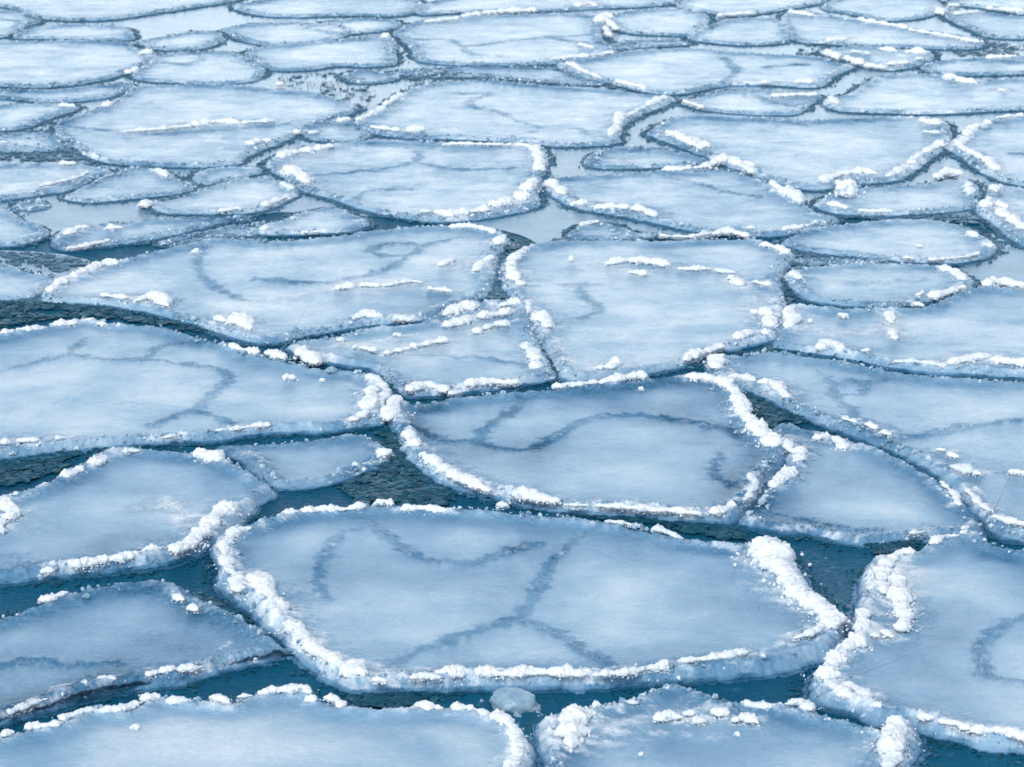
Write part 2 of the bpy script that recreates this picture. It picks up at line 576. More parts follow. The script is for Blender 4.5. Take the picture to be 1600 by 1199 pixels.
def floe(label, px, ridges=(), seams=(), h=.06, tone=0.0, thin=0.0, crumbs=1.0, patches=(), icyrim=.42, group='pancake ice floes'):
    px = np.asarray(px, float)
    far = float(sstep(11, 21, unproject(px, 0)[:, 1].mean()))
    h = h * (.78 - .32 * far)
    weak = [r for r in ridges if len(r[0]) > 1 and ((len(r) > 2 and r[2] >= .3) or r[1] <= 7)]
    ridges = [r for r in ridges if r not in weak]
    patches = list(patches) + [(r[0], r[1] * .8, .5) for r in weak] + [(r[0], r[1] * 1.5, .36) for r in ridges if len(r[0]) > 1]
    P = outline_world(px, h)
    d0 = P[:, 1].mean()
    mpp = d0 / FPX                                    # metres per photo pixel at this floe
    ds = np.clip(mpp * 2.3, .006, .012)
    O = catmull(P, True, ds)
    N = len(O)
    tan = np.roll(O, -1, 0) - np.roll(O, 1, 0)
    tan /= np.linalg.norm(tan, axis=1, keepdims=True)
    out = np.stack([tan[:, 1], -tan[:, 0]], 1)
    seed = rng.random() * 100
    wob = .011 * fbm2(O[:, 0] * 9 + seed, O[:, 1] * 9, 4, .65)
    wob -= wob.mean()
    O = O + out * (wob[:, None] + .010)
    c, q = best_center(O[::max(1, N // 160)])
    if q < 0: print('NOT STAR', label, q)
    R = np.linalg.norm(O - c, axis=1)
    Rm = np.percentile(R, 70)
    # rings
    near = np.concatenate([np.arange(0, .03, .006), np.arange(.03, .13, .010)])
    near = near[near < .35 * R.min()]
    m = int(np.clip(Rm / (mpp * 3.6), 12, 135))
    ins = near[None] * np.ones((N, 1))
    lam = np.linspace(0, 1, m + 1)[1:]
    lam = lam * (.992)
    last = near[-1]
    rest = last + (R[:, None] - last) * lam[None]
    I = np.concatenate([ins, rest], 1)                # inset along the radius (N, M)
    M = I.shape[1]
    U = (O - c) / R[:, None]
    XY = c + U[:, None, :] * (R[:, None] - I)[:, :, None]
    flat = XY.reshape(-1, 2)
    d = mindist(flat, O[::2]).reshape(N, M)
    d = np.minimum(d, I)
    d[:, 0] = 0
    x, y = flat[:, 0], flat[:, 1]
    lo = fbm2(x * 2.3 + seed, y * 2.3, 2).reshape(N, M)
    mid = fbm2(x * 14 + seed, y * 14, 3, .6).reshape(N, M)
    hi = np.abs(fbm2(x * 55, y * 55 + seed, 3, .65)).reshape(N, M)
    level = h * .60
    rimw = .038
    rim = np.exp(-((d - .035) / rimw) ** 2)
    rimamt = .75 + .5 * lo
    z = level + (h - level) * rim * rimamt + rim * (.006 * mid + .009 * (hi - .25)) + .004 * lo + .0012 * mid
    z *= .45 + .55 * np.sqrt(np.clip(d / .028, 0, 1))
    clarity = -.16 * lo - tone + thin + .24 * np.exp(-((d - .09) / .07) ** 2) * (.6 + .8 * lo) + .16 * np.exp(-d / (.22 * Rm)) - .05
    snowy = rim * icyrim * (.22 + .6 * mid + .5 * lo)
    if len(seams):
        sp_ = seam_points(seams, level)
        wx = x + .030 * n2(x * 16 + seed, y * 16) + .018 * n2(x * 50, y * 50 + seed) + .010 * n2(x * 110, y * 110)
        wy = y + .040 * n2(x * 13, y * 13 + seed) + .022 * n2(x * 44 + seed, y * 44) + .012 * n2(x * 100, y * 100 + seed)
        sdist = mindist(np.stack([wx, wy], 1), sp_).reshape(N, M)
        sw = max(.020, mpp * 6)
        vary = np.clip(.75 + .9 * n2(x * 3.1 + 7, y * 3.1 + seed).reshape(N, M), .55, 1.15)
        core = np.exp(-(sdist / sw) ** 2)
        halo = np.exp(-(sdist / (sw * 4)) ** 1.4)
        clarity = clarity + vary * (.06 * core + .135 * halo)
        z = z + vary * core * (.018 * (hi - .15) - .002)
        snowy = snowy + np.exp(-(sdist / (sw * 1.5)) ** 2) * np.clip(.35 + .8 * mid, 0, 1) * .30 * vary
    for (pp, pw, pa) in patches:                      # frosted, trodden-looking white streaks frozen in the sheet
        pq = seam_points([pp], level)
        wx = x + .05 * n2(x * 9 + seed, y * 9) + .02 * n2(x * 30, y * 30)
        wy = y + .05 * n2(x * 9, y * 9 + seed) + .02 * n2(x * 33 + seed, y * 33)
        pd = mindist(np.stack([wx, wy], 1), pq).reshape(N, M) / (pw * mpp)
        k = np.exp(-pd ** 2)
        snowy = snowy + pa * k * (.6 + mid)
        clarity = clarity - .35 * pa * k
        z = z + k * .006 * hi
    # wet, trodden patches on the older floes far out
    wet = fbm2(x * 4.2 + seed, y * 6.5, 4, .62).reshape(N, M)
    clarity = clarity + far * .20 * sstep(.05, .75, wet) - far * .12 * sstep(.1, .7, -wet)
    spk = fbm2(x * 13 + seed, y * 20, 3, .65).reshape(N, M)
    clarity = clarity + far * (.14 * sstep(.30, .85, spk) - .05)
    snowy = snowy + far * .22 * sstep(.35, .9, -spk)
    snowy = snowy + far * .16 * sstep(.25, .8, -wet + .3 * mid)
    V = [np.concatenate([XY, z[:, :, None]], 2)]
    # side wall below the edge
    hw = z[:, 0]
    rows = []
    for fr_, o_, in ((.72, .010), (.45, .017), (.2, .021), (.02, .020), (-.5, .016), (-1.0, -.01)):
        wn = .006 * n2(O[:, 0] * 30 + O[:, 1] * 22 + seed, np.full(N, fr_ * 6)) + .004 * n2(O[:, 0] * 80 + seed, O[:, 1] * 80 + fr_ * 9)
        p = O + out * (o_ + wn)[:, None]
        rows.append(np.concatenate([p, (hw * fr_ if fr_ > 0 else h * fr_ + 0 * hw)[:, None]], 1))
        if fr_ == .02:                                # a ragged foot of clear ice lying at the waterline
            ext = np.clip(.5 + 1.1 * n2(O[:, 0] * 2.1 + seed, O[:, 1] * 2.1 + 5), 0, 1.2) * (.030 + .022 * fbm2(O[:, 0] * 24, O[:, 1] * 24 + seed, 3, .6))
            ext = np.maximum(ext, .002)
            for q_, z_ in ((.35, .0075), (.8, .0065), (1.0, .002)):
                zn = z_ + (.0035 * n2(O[:, 0] * 60 + q_ * 7, O[:, 1] * 60) if q_ < 1 else 0)
                rows.append(np.concatenate([O + out * (o_ + ext * q_)[:, None], (zn + 0 * hw)[:, None]], 1))
    Wl = np.stack(rows, 1)                            # (N, 6, 3)
    G = np.concatenate([Wl[:, ::-1], V[0]], 1)        # outer -> centre
    T = G.shape[1]
    verts = np.vstack([G.reshape(-1, 3), [[c[0], c[1], z[:, -1].mean()]]])
    i = np.arange(N)[:, None] * T
    i2 = ((np.arange(N) + 1) % N)[:, None] * T
    j = np.arange(T - 1)[None]
    F = np.stack([i + j, i2 + j, i2 + j + 1, i + j + 1], 2).reshape(-1, 4)
    ci = N * T
    cap = np.stack([i[:, 0] + T - 1, i2[:, 0] + T - 1, np.full(N, ci)], 1)
    nw = Wl.shape[1]
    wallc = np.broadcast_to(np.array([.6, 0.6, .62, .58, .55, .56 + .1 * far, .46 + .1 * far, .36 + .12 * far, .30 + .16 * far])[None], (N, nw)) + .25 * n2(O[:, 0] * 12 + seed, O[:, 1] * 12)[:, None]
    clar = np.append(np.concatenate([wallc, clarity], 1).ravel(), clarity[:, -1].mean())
    sno = np.append(np.concatenate([np.zeros((N, nw)), snowy], 1).ravel(), 0)
    org = np.array([c[0], c[1], 0.0])
    root = bpy.data.objects.new('ice_floe', None)
    C.objects.link(root)
    root.location = org
    root.empty_display_size = .2
    tag(root, label, 'ice floe', group)
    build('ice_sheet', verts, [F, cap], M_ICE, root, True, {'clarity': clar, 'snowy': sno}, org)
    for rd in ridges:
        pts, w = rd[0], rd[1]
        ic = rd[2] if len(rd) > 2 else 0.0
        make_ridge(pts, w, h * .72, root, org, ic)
    # glassy crumbs frozen along the rim
    per = N * ds
    n = int(np.clip(per * (110 + 40 * far) * crumbs, 10, 2600))
    if crumbs > 0:
        k = rng.integers(0, N, n)
        dens = n2(O[k, 0] * 2.2 + seed, O[k, 1] * 2.2) + rng.normal(size=n) * .25
        k = k[dens > .06 - .3 * far]
        n = len(k)
        inn = np.abs(rng.normal(size=n)) * .030 - .006
        cen = np.concatenate([O[k] - out[k] * inn[:, None], (h * (.62 + .36 * np.exp(-((inn - .035) / .05) ** 2)) * np.clip((inn + .012) / .03, .35, 1))[:, None]], 1)
        size = np.maximum(rng.gamma(1.6, .0024, n) + .0022, mpp * .7)
        v, f = grains(cen, np.minimum(size, .015), 0)
        tag(build('crumbled_rim', v, [f], M_CRUMB, root, False, None, org), kind='stuff')
        # slush hugging the waterline
        n = int(per * (150 + 70 * far))
        k = rng.integers(0, N, n)
        dens = n2(O[k, 0] * 1.3 + 50, O[k, 1] * 1.3 + seed)
        k = k[dens > -.05 - .25 * far]
        n = len(k)
        o_ = np.abs(rng.normal(size=n)) * (.035 - .013 * far) + .018
        cen = np.concatenate([O[k] + out[k] * o_[:, None], np.full((n, 1), .003 + .004 * far)], 1)
        v, f = grains(cen, np.maximum(rng.gamma(1.6, .0022, n) + .002, mpp * (.6 + .25 * far)), 0, .42 + .2 * far)
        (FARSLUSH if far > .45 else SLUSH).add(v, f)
    OUTLINES.append(O)
    FLOES.append(root)
    return root

def slush_patch(px, density=1.0, big=1.0):
    px = np.asarray(px, float)
    Q = unproject(px, 0.0)[:, :2]
    lo, hi = Q.min(0), Q.max(0)
    d0 = Q[:, 1].mean(); mpp = d0 / FPX
    n = int((hi - lo).prod() * 11000 * density * min(1, (13 / d0) ** 2))
    p = lo + rng.random((n, 2)) * (hi - lo)
    p = p[in_poly(p, Q)]
    m = fbm2(p[:, 0] * 6, p[:, 1] * 6, 2)
    p = p[m > -.25 + .2 * rng.normal(size=len(p))]
    n = len(p)
    cen = np.concatenate([p, np.full((n, 1), .008)], 1)
    v, f = grains(cen, np.maximum(rng.gamma(1.6, .0022 * big, n) + .002, mpp * .6), 0, .42)
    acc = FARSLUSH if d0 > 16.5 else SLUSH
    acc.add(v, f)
    k = rng.random(n) < .10                           # wider, flat scraps of film among the grains
    cen = cen[k] + rng.normal(size=(k.sum(), 3)) * [.02, .02, .001]
    v, f = grains(cen, rng.uniform(.008, .026, len(cen)), 1, .16, .25, .6)
    acc.add(v, f)

def clump(label, px, w, floe_h=.03, tall=.85, n=5, group='loose snow clumps', material=None, name='snow_clump', cat='snow clump'):
    P = unproject([px], floe_h + .012)[0]
    mpp = depth_at(P[None])[0] / FPX
    r = .5 * w * mpp
    A = Acc()
    cen = np.array([[0, 0, r * .45 * tall]] + [[*(np.clip(rng.normal(size=2), -1.3, 1.3) * r * .40), r * rng.uniform(.2, .75) * tall] for _ in range(n)]) if n else np.array([[0, 0, r * .3 * tall]])
    size = np.array([r * .72] + [r * rng.uniform(.32, .58) for _ in range(n)])
    v, f = lumps(cen, size, 3 if w > 14 else 2, tall, .45 if material else 1.0)
    A.add(v, f, 0.0)
    k = 14
    cc = np.concatenate([rng.normal(size=(k, 2)) * r * .75, np.full((k, 1), r * .06)], 1)
    v, f = grains(cc, r * rng.uniform(.06, .16, k))
    A.add(v, f, .1)
    v, f, a = A.get()
    v[:, 2] = np.maximum(v[:, 2], -.004)
    org = np.array([P[0], P[1], floe_h])
    o = build(name, v, f, material or M_SNOW, None, True, {'icy': a})
    o.location = org
    tag(o, label, cat, group)
    return o

# ------------------------------------------------------------------ the floes, near to far (outlines in photo pixels, laid on the water)
floe('largest floe, crossed by a forked dark seam, tall snow wall on its right end',
     [(337,850),(355,828),(385,815),(430,803),(480,793),(540,790),(600,785),(660,790),(720,790),(800,797),(870,803),(940,812),(1000,820),(1060,835),(1120,843),(1165,848),(1185,838),(1215,845),(1240,880),(1262,915),(1290,945),(1308,970),(1310,1000),(1290,1030),(1200,1052),(1100,1064),(1000,1071),(900,1076),(800,1077),(700,1079),(620,1081),(560,1082),(525,1070),(490,1042),(460,1017),(430,987),(395,957),(365,935),(347,915),(350,890),(342,870)],
     [([(432,808),(480,798),(540,795),(575,790)],15), ([(585,790),(600,786),(612,790)],22), ([(625,795),(660,794),(690,797),(712,795)],14),
      ([(350,872),(352,850),(366,833),(392,824)],17), ([(352,868),(358,888),(374,906),(372,925)],19,.15), ([(388,903),(408,918),(428,938),(440,958)],32), ([(440,958),(462,982),(485,1005)],22,.1), ([(485,1005),(515,1028),(545,1048)],24), ([(540,1040),(560,1052),(575,1050)],34), ([(580,1062),(605,1064)],24),
      ([(640,1060),(665,1056),(690,1058)],16,.15), ([(678,1052),(740,1050),(800,1052),(862,1050),(920,1054)],23), ([(925,1056),(990,1048),(1050,1040)],16,.1), ([(1055,1036),(1090,1030),(1130,1026),(1170,1018)],15,.05), ([(1175,1020),(1215,1010),(1240,1000)],12,.3), ([(1240,998),(1270,988),(1290,975)],15),
      ([(1182,852),(1200,862),(1215,880)],44), ([(1210,876),(1228,902),(1245,925)],42), ([(1238,922),(1262,940),(1285,952)],36), ([(1284,950),(1300,966),(1296,984)],28),
      ([(945,814),(975,818),(1005,824)],12,.1), ([(1018,826),(1045,832),(1068,842)],15,.25), ([(1105,840),(1140,846)],10,.45)],
     [[(600,1045),(640,1022),(680,1006),(745,985),(810,962)],[(810,962),(835,930),(850,900),(868,872),(900,845),(935,825)],[(810,962),(835,930),(850,900),(868,872)],[(810,965),(860,985),(900,1010),(960,1040)],[(560,808),(600,835),(640,862),(680,876),(740,878),(800,860),(850,845)],[(575,822),(530,838),(505,875),(500,910),(508,935)]],
     h=.085, icyrim=.55)

floe('oval floe in the middle with an S-shaped seam and a continuous white snow rim',
     [(602,656),(606,640),(620,622),(636,622),(656,630),(720,618),(816,608),(892,602),(992,592),(1060,584),(1085,580),(1115,586),(1148,600),(1164,636),(1180,664),(1214,694),(1224,706),(1214,727),(1193,752),(1179,780),(1158,802),(1147,818),(1080,817),(1000,809),(920,803),(880,799),(840,795),(800,785),(752,773),(700,759),(664,737),(644,721),(628,681),(612,664)],
     [([(619,622),(614,638),(610,655)],26), ([(632,678),(644,687),(654,697)],17), ([(660,708),(678,724),(700,737)],24), ([(698,738),(735,752),(765,768)],20), ([(800,772),(840,778),(875,784)],26), ([(775,788),(795,790)],12), ([(880,788),(920,791)],11,.2), ([(930,790),(990,794),(1050,798),(1098,803)],14), ([(1108,802),(1128,796),(1150,788)],17), ([(1070,588),(1095,590),(1118,592)],19), ([(1118,592),(1143,606),(1156,626),(1164,648)],19), ([(1165,650),(1182,668),(1200,684),(1210,698)],24),
      ([(862,604),(900,601),(935,597)],12,.1), ([(935,598),(970,593),(1010,586)],20), ([(1172,742),(1178,760),(1170,772)],11,.2), ([(1160,782),(1172,772)],10,.2)],
     [[(640,668),(690,686),(740,690),(790,700),(830,700),(870,680),(920,656),(990,648),(1060,655),(1130,670),(1160,688)],[(745,690),(765,665),(800,645),(815,622)],[(1128,708),(1116,730),(1120,745),(1142,758)]],
     h=.075, thin=.10)

floe('long floe at the left edge with looping seams and a rounded snow-lined right end',
     [(-200,735),(-330,640),(-250,560),(-100,535),(0,522),(68,508),(136,497),(192,504),(240,507),(288,519),(352,535),(400,551),(448,562),(508,576),(560,580),(592,588),(608,612),(606,640),(596,662),(560,670),(520,675),(400,681),(340,691),(260,693),(160,701),(0,719)],
     [([(0,522),(35,517),(65,511)],15), ([(78,509),(100,506),(122,505)],13), ([(130,500),(148,500)],15), ([(150,505),(168,506)],11), ([(182,508),(190,508)],10), ([(285,522),(320,530)],11,.35), ([(358,540),(380,546),(405,552)],17), ([(412,552),(430,553),(446,560)],18), ([(568,586),(588,594),(602,612),(594,634)],14,.2), ([(580,606),(582,622),(576,640)],24), ([(575,642),(558,654),(546,657)],14), ([(0,691),(18,690)],16), ([(25,689),(62,688)],15), ([(85,685),(108,683)],10,.1), ([(335,674),(380,668),(424,664)],10,.1), ([(250,684),(278,681)],9,.2)],
     [[(-60,595),(0,580),(60,565),(105,555),(160,562),(230,562),(300,570),(338,575),(358,592),(330,618),(300,640),(265,652),(238,664)],[(105,555),(130,530)],[(230,562),(250,542),(295,533)],[(300,640),(350,655),(365,662)]],
     h=.07, tone=.08)

floe('left edge floe with a frosted white streak in its surface and thick snowy front rim',
     [(-150,922),(-260,870),(-200,810),(-110,790),(20,768),(60,757),(90,743),(125,722),(160,704),(200,697),(260,701),(300,706),(340,710),(368,722),(400,743),(421,762),(405,785),(375,816),(350,836),(330,851),(290,873),(240,886),(180,893),(100,903),(40,909),(0,911)],
     [([(2,785),(18,798),(14,812)],28), ([(8,812),(-4,832)],22), ([(12,774),(30,770)],12,.1), ([(55,762),(78,755)],10,.2), ([(94,747),(112,740),(128,732)],17), ([(134,725),(150,722),(165,713)],16), ([(168,704),(185,704)],17), ([(190,706),(220,704)],13,.25), ([(305,708),(330,714),(345,720)],22), ([(62,894),(85,890)],10), ([(112,884),(150,878),(200,868),(250,858)],18), ([(265,862),(300,846),(320,830)],26), ([(318,830),(340,808),(366,790)],27)],
     [], h=.075, thin=.06, patches=[([(262,780),(275,800),(290,812)],22,.55), ([(215,795),(250,790)],26,.25), ([(10,870),(60,890)],24,.2)])

floe('thin dark blue pointed floe at the lower left with slushy right-hand tip',
     [(-120,985),(0,962),(56,942),(119,922),(175,910),(245,905),(280,913),(315,932),(350,948),(402,978),(452,1012),(450,1022),(420,1030),(350,1048),(280,1069),(210,1077),(140,1091),(70,1113),(0,1132),(-120,1152),(-220,1060)],
     [([(0,954),(25,946),(48,942)],11,.35), ([(60,939),(82,934),(108,925)],13), ([(272,930),(288,938)],15), ([(294,948),(310,954)],13), ([(348,1008),(352,1020)],13,.3), ([(226,1054),(250,1050),(275,1044)],15), ([(275,1046),(300,1044),(318,1042)],14,.1), ([(330,1038),(365,1034)],10,.4), ([(396,1030),(402,1030)],10), ([(150,1062),(182,1059)],10,.2), ([(10,1114),(45,1102),(75,1092)],13,.25), ([(85,1082),(120,1068)],10,.5)],
     [[(0,1040),(60,1030),(120,1040),(180,1035)]], h=.062, thin=.16)

floe('broad pale floe across the bottom left corner, a crumbly snow crest on its far edge',
     [(0,1146),(38,1136),(91,1127),(140,1103),(196,1106),(241,1085),(298,1090),(350,1096),(402,1079),(465,1074),(500,1086),(532,1098),(590,1106),(650,1103),(690,1101),(745,1106),(780,1118),(808,1132),(820,1160),(824,1190),(815,1240),(760,1290),(500,1330),(100,1320),(-150,1260),(-160,1180)],
     [([(0,1150),(22,1143)],17,.05), ([(38,1138),(75,1134),(95,1128)],15), ([(95,1126),(125,1112),(150,1106)],17), ([(155,1112),(185,1110),(215,1098)],15), ([(220,1095),(240,1088),(252,1090)],18), ([(258,1096),(280,1095),(300,1096)],15,.1), ([(325,1090),(350,1096),(362,1100)],21), ([(370,1090),(395,1088)],15), ([(403,1084),(440,1078),(470,1078),(485,1084)],15), ([(478,1090),(492,1096)],16), ([(505,1090),(530,1094),(532,1106)],15), ([(646,1108),(660,1102),(672,1110)],19), ([(676,1104),(692,1108)],21), ([(704,1104),(735,1108),(765,1118)],18), ([(765,1116),(790,1126),(806,1142)],21), ([(802,1140),(808,1165),(806,1185)],24), ([(806,1185),(796,1210),(800,1240)],26)],
     [], h=.07, tone=.14)

floe('floe at the bottom middle with a big block of snow on its left corner',
     [(850,1136),(866,1112),(900,1104),(940,1100),(985,1090),(1030,1070),(1045,1065),(1085,1075),(1145,1093),(1200,1098),(1281,1114),(1327,1124),(1383,1134),(1407,1118),(1423,1134),(1430,1164),(1415,1195),(1380,1240),(1250,1300),(1000,1310),(890,1250),(858,1190)],
     [([(868,1146),(892,1142),(918,1140)],68), ([(872,1128),(900,1122),(930,1112)],40), ([(880,1160),(905,1160)],40), ([(925,1104),(940,1102)],20), ([(978,1096),(998,1098)],17,.2), ([(1020,1124),(1045,1120),(1066,1122)],17), ([(1066,1116),(1088,1114)],26), ([(1082,1128),(1104,1126)],18), ([(1112,1110),(1140,1116)],26), ([(1142,1126),(1165,1122),(1186,1130)],17), ([(1050,1070),(1085,1078),(1140,1094)],9,.6), ([(1156,1098),(1190,1104),(1225,1102)],15,.1), ([(1225,1100),(1250,1098),(1272,1110)],19,.15), ([(1290,1120),(1320,1126)],10,.4), ([(1396,1136),(1408,1126)],32), ([(1402,1138),(1398,1160),(1396,1178)],32), ([(1394,1180),(1388,1205),(1380,1235)],26,.15)],
     [], h=.06, thin=.03, patches=[([(960,1140),(1040,1150),(1120,1150)],16,.3)])

floe('floe filling the lower right corner with a heavy double snow ridge on its left side',
     [(1275,1080),(1280,1045),(1298,1017),(1316,1000),(1337,980),(1344,955),(1354,919),(1360,875),(1372,862),(1400,864),(1428,858),(1450,845),(1488,833),(1523,828),(1551,846),(1600,858),(1720,880),(1800,980),(1750,1130),(1680,1182),(1600,1177),(1547,1172),(1495,1158),(1425,1141),(1380,1137),(1337,1119),(1299,1109),(1280,1096)],
     [([(1432,862),(1408,866),(1392,876)],15), ([(1392,876),(1380,892),(1378,912)],28), ([(1372,908),(1382,925),(1398,930)],24,.1), ([(1398,890),(1404,915),(1408,945)],27), ([(1410,945),(1414,965),(1406,985)],24), ([(1362,895),(1356,925),(1346,950)],12,.45), ([(1350,955),(1346,975),(1346,1000)],20), ([(1346,1000),(1325,1012),(1316,1026)],27), ([(1312,1026),(1296,1042),(1292,1062)],29), ([(1292,1062),(1310,1078),(1335,1090)],20), ([(1318,1068),(1340,1078),(1352,1092)],20,.1), ([(1360,1098),(1378,1106)],18), ([(1358,992),(1375,994)],13), ([(1378,985),(1395,996)],13),
      ([(1432,1118),(1462,1122)],14,.1), ([(1465,1126),(1495,1130),(1515,1140)],21), ([(1515,1142),(1560,1143),(1590,1150),(1630,1156)],21), ([(1452,850),(1475,840),(1500,836)],15), ([(1500,834),(1522,830)],12,.1), ([(1535,842),(1550,850)],11,.3)],
     [[(1610,960),(1570,975),(1540,1000),(1530,1020),(1540,1050)],[(1530,1050),(1560,1060),(1610,1068)]], h=.085)

floe('flat floe between the oval middle floe and the right-hand channel, one snow lump on it',
     [(1214,678),(1222,658),(1270,671),(1305,680),(1358,696),(1410,717),(1445,739),(1480,763),(1508,791),(1527,830),(1520,838),(1463,842),(1410,847),(1358,851),(1319,849),(1277,839),(1218,832),(1160,822),(1163,806),(1182,788),(1204,758),(1229,730),(1234,706)],
     [([(1218,686),(1232,698),(1244,708)],17), ([(1246,700),(1254,712),(1240,722)],16,.1), ([(1240,736),(1222,748),(1204,762)],19), ([(1195,775),(1190,785)],10,.3), ([(1270,686),(1295,682)],14), ([(1300,684),(1318,694),(1318,702)],20), ([(1470,752),(1488,770),(1500,790)],11,.15), ([(1168,812),(1180,814)],12,.3), ([(1215,826),(1240,822)],11,.35), ([(1262,826),(1290,834)],13,.35), ([(1310,838),(1345,838)],11,.4), ([(1420,834),(1445,830)],11,.2), ([(1500,826),(1515,824)],10,.2)],
     [[(1190,800),(1240,806),(1300,822),(1380,828)]], h=.05, thin=.09)

floe('right edge floe with a small ring-shaped seam and snow crest on its left tip',
     [(1108,562),(1125,556),(1160,553),(1207,547),(1270,556),(1326,565),(1396,577),(1445,585),(1520,590),(1600,594),(1720,600),(1850,680),(1800,800),(1700,855),(1600,849),(1564,839),(1547,821),(1522,797),(1498,769),(1456,737),(1410,713),(1340,685),(1270,657),(1235,643),(1200,625),(1151,606),(1127,593),(1110,577)],
     [([(1122,560),(1118,576)],22), ([(1136,588),(1160,590),(1182,596)],17), ([(1182,598),(1205,598),(1220,612)],22), ([(1218,610),(1234,622)],15), ([(1316,652),(1340,660)],10,.1), ([(1352,662),(1372,670)],13), ([(1380,674),(1392,680)],12,.1), ([(1462,702),(1478,704)],9), ([(1480,708),(1500,714)],12,.1), ([(1485,728),(1520,738)],18,.25), ([(1520,738),(1534,740)],16), ([(1508,764),(1530,784),(1548,802)],11,.15), ([(1550,806),(1580,816),(1630,822)],15), ([(1575,738),(1610,740)],11)],
     [[(1280,578),(1300,598),(1296,612),(1318,630),(1345,655)],[(1300,602),(1328,594),(1350,602),(1346,614),(1316,616),(1300,606)],[(1346,600),(1396,590)],[(1370,676),(1430,682),(1500,668),(1560,660),(1640,652)]],
     h=.06, tone=.05)

floe('wide floe at the right edge with a snow-heaped front rim and a crusty left half',
     [(1213,538),(1224,505),(1228,478),(1244,474),(1290,479),(1328,481),(1386,479),(1444,477),(1501,455),(1539,446),(1600,452),(1720,455),(1830,500),(1800,570),(1700,592),(1600,592),(1520,587),(1444,583),(1386,575),(1328,564),(1252,552),(1215,546)],
     [([(1234,482),(1236,500),(1230,512)],24), ([(1536,446),(1555,437)],15), ([(1555,438),(1580,444),(1605,446)],18), ([(1480,568),(1520,560),(1550,557)],17), ([(1545,562),(1590,566),(1640,572)],23), ([(1395,564),(1440,566),(1480,572)],11,.25), ([(1386,488),(1394,505)],15), ([(1396,515),(1400,530)],15,.1), ([(1275,545),(1300,540),(1318,548)],18,.1), ([(1345,548),(1360,546)],10)],
     [], h=.065, tone=.12, patches=[([(1260,510),(1310,525),(1370,515)],18,.35)])

floe('neat oval floe on the right with a dark rim all round, beside the open channel',
     [(1229,375),(1271,356),(1336,348),(1405,342),(1467,343),(1513,354),(1543,374),(1553,387),(1539,403),(1501,412),(1436,412),(1367,406),(1290,399),(1244,391)],
     [([(1512,364),(1528,370)],13,.1), ([(1534,380),(1550,386)],12,.1), ([(1410,402),(1430,404)],10,.1), ([(1450,406),(1500,402),(1530,396)],8,.2)],
     [], h=.055, tone=.12)

floe('small oval cloudy floe below the neat oval one, with broken snow on its right end',
     [(1229,425),(1275,415),(1348,410),(1424,412),(1474,416),(1505,427),(1516,444),(1501,460),(1455,472),(1405,481),(1328,479),(1275,472),(1244,456),(1232,440)],
     [([(1234,426),(1250,436)],19,.05), ([(1468,418),(1492,424)],13), ([(1492,424),(1508,438)],14,.1), ([(1505,448),(1480,458),(1450,464)],15), ([(1425,474),(1445,478)],13), ([(1430,462),(1442,456)],10)],
     [], h=.05, tone=.05, patches=[([(1290,440),(1380,440),(1450,436)],12,.25)])

floe('low floe on the right carrying a tall rounded snow heap at its left end',
     [(1277,318),(1300,303),(1330,293),(1380,289),(1440,287),(1480,280),(1510,278),(1524,295),(1523,325),(1490,331),(1400,338),(1330,338),(1292,331)],
     [([(1292,318),(1325,326)],14), ([(1462,278),(1482,270),(1505,272)],14), ([(1512,288),(1516,305)],12,.2), ([(1340,330),(1400,330)],8,.1), ([(1420,330),(1500,322)],7,.3)],
     [], h=.055, tone=.12)

floe('large smooth floe at upper right, its curved front rim ending in a white snow bank',
     [(1014,208),(1030,195),(1045,186),(1075,180),(1150,182),(1250,186),(1350,184),(1430,182),(1470,187),(1481,210),(1480,228),(1452,250),(1428,268),(1397,284),(1328,290),(1275,299),(1244,295),(1190,280),(1137,261),(1098,245),(1060,230),(1034,220)],
     [([(1044,206),(1070,218),(1098,232)],14), ([(1080,216),(1104,230)],16), ([(1120,246),(1150,252),(1180,262)],14), ([(1190,272),(1240,286)],7,.2), ([(1284,283),(1310,272)],15), ([(1310,272),(1345,268),(1372,271)],17), ([(1384,276),(1420,260)],15,.1), ([(1420,256),(1440,240)],14,.05), ([(1445,238),(1474,224)],13), ([(1436,187),(1468,194)],15), ([(1440,205),(1470,208)],8,.2)],
     [[(1200,186),(1260,197)]], h=.062, tone=.10)

floe('floe tapering to the right, below the smooth one, snow bank on its front-left rim',
     [(850,290),(856,280),(880,276),(935,272),(1002,268),(1036,265),(1087,266),(1124,262),(1154,268),(1188,280),(1222,297),(1256,318),(1282,334),(1306,345),(1273,360),(1222,370),(1171,370),(1104,366),(1036,353),(969,339),(901,326),(866,306)],
     [([(858,285),(868,294),(882,304)],15), ([(896,318),(920,318)],15,.1), ([(928,324),(960,324),(985,324)],15), ([(985,326),(1005,328),(1022,338)],17), ([(1035,345),(1090,358)],7,.2), ([(1033,265),(1060,264),(1082,262)],12), ([(1084,263),(1110,258)],16), ([(1110,256),(1136,250),(1160,258)],19), ([(1158,258),(1180,270)],15,.2), ([(1206,284),(1222,298)],13), ([(1218,298),(1238,304),(1254,316)],19), ([(1222,360),(1262,352),(1276,346)],10), ([(1165,356),(1180,356)],10), ([(1030,368),(1075,370),(1110,364)],8,.1), ([(1112,366),(1140,362),(1170,370)],14)],
     [[(1048,278),(1095,288),(1140,300),(1190,308)]], h=.058, tone=.06)

floe('small crusty floe wedged behind the tapering floe, its left end rough',
     [(924,244),(942,234),(989,229),(1036,231),(1070,238),(1104,250),(1087,260),(1036,263),(969,265),(926,262)],
     [([(930,240),(955,240)],10,.4), ([(935,254),(985,252)],9,.3)],
     [], h=.045, patches=[([(940,248),(980,248)],16,.4)])

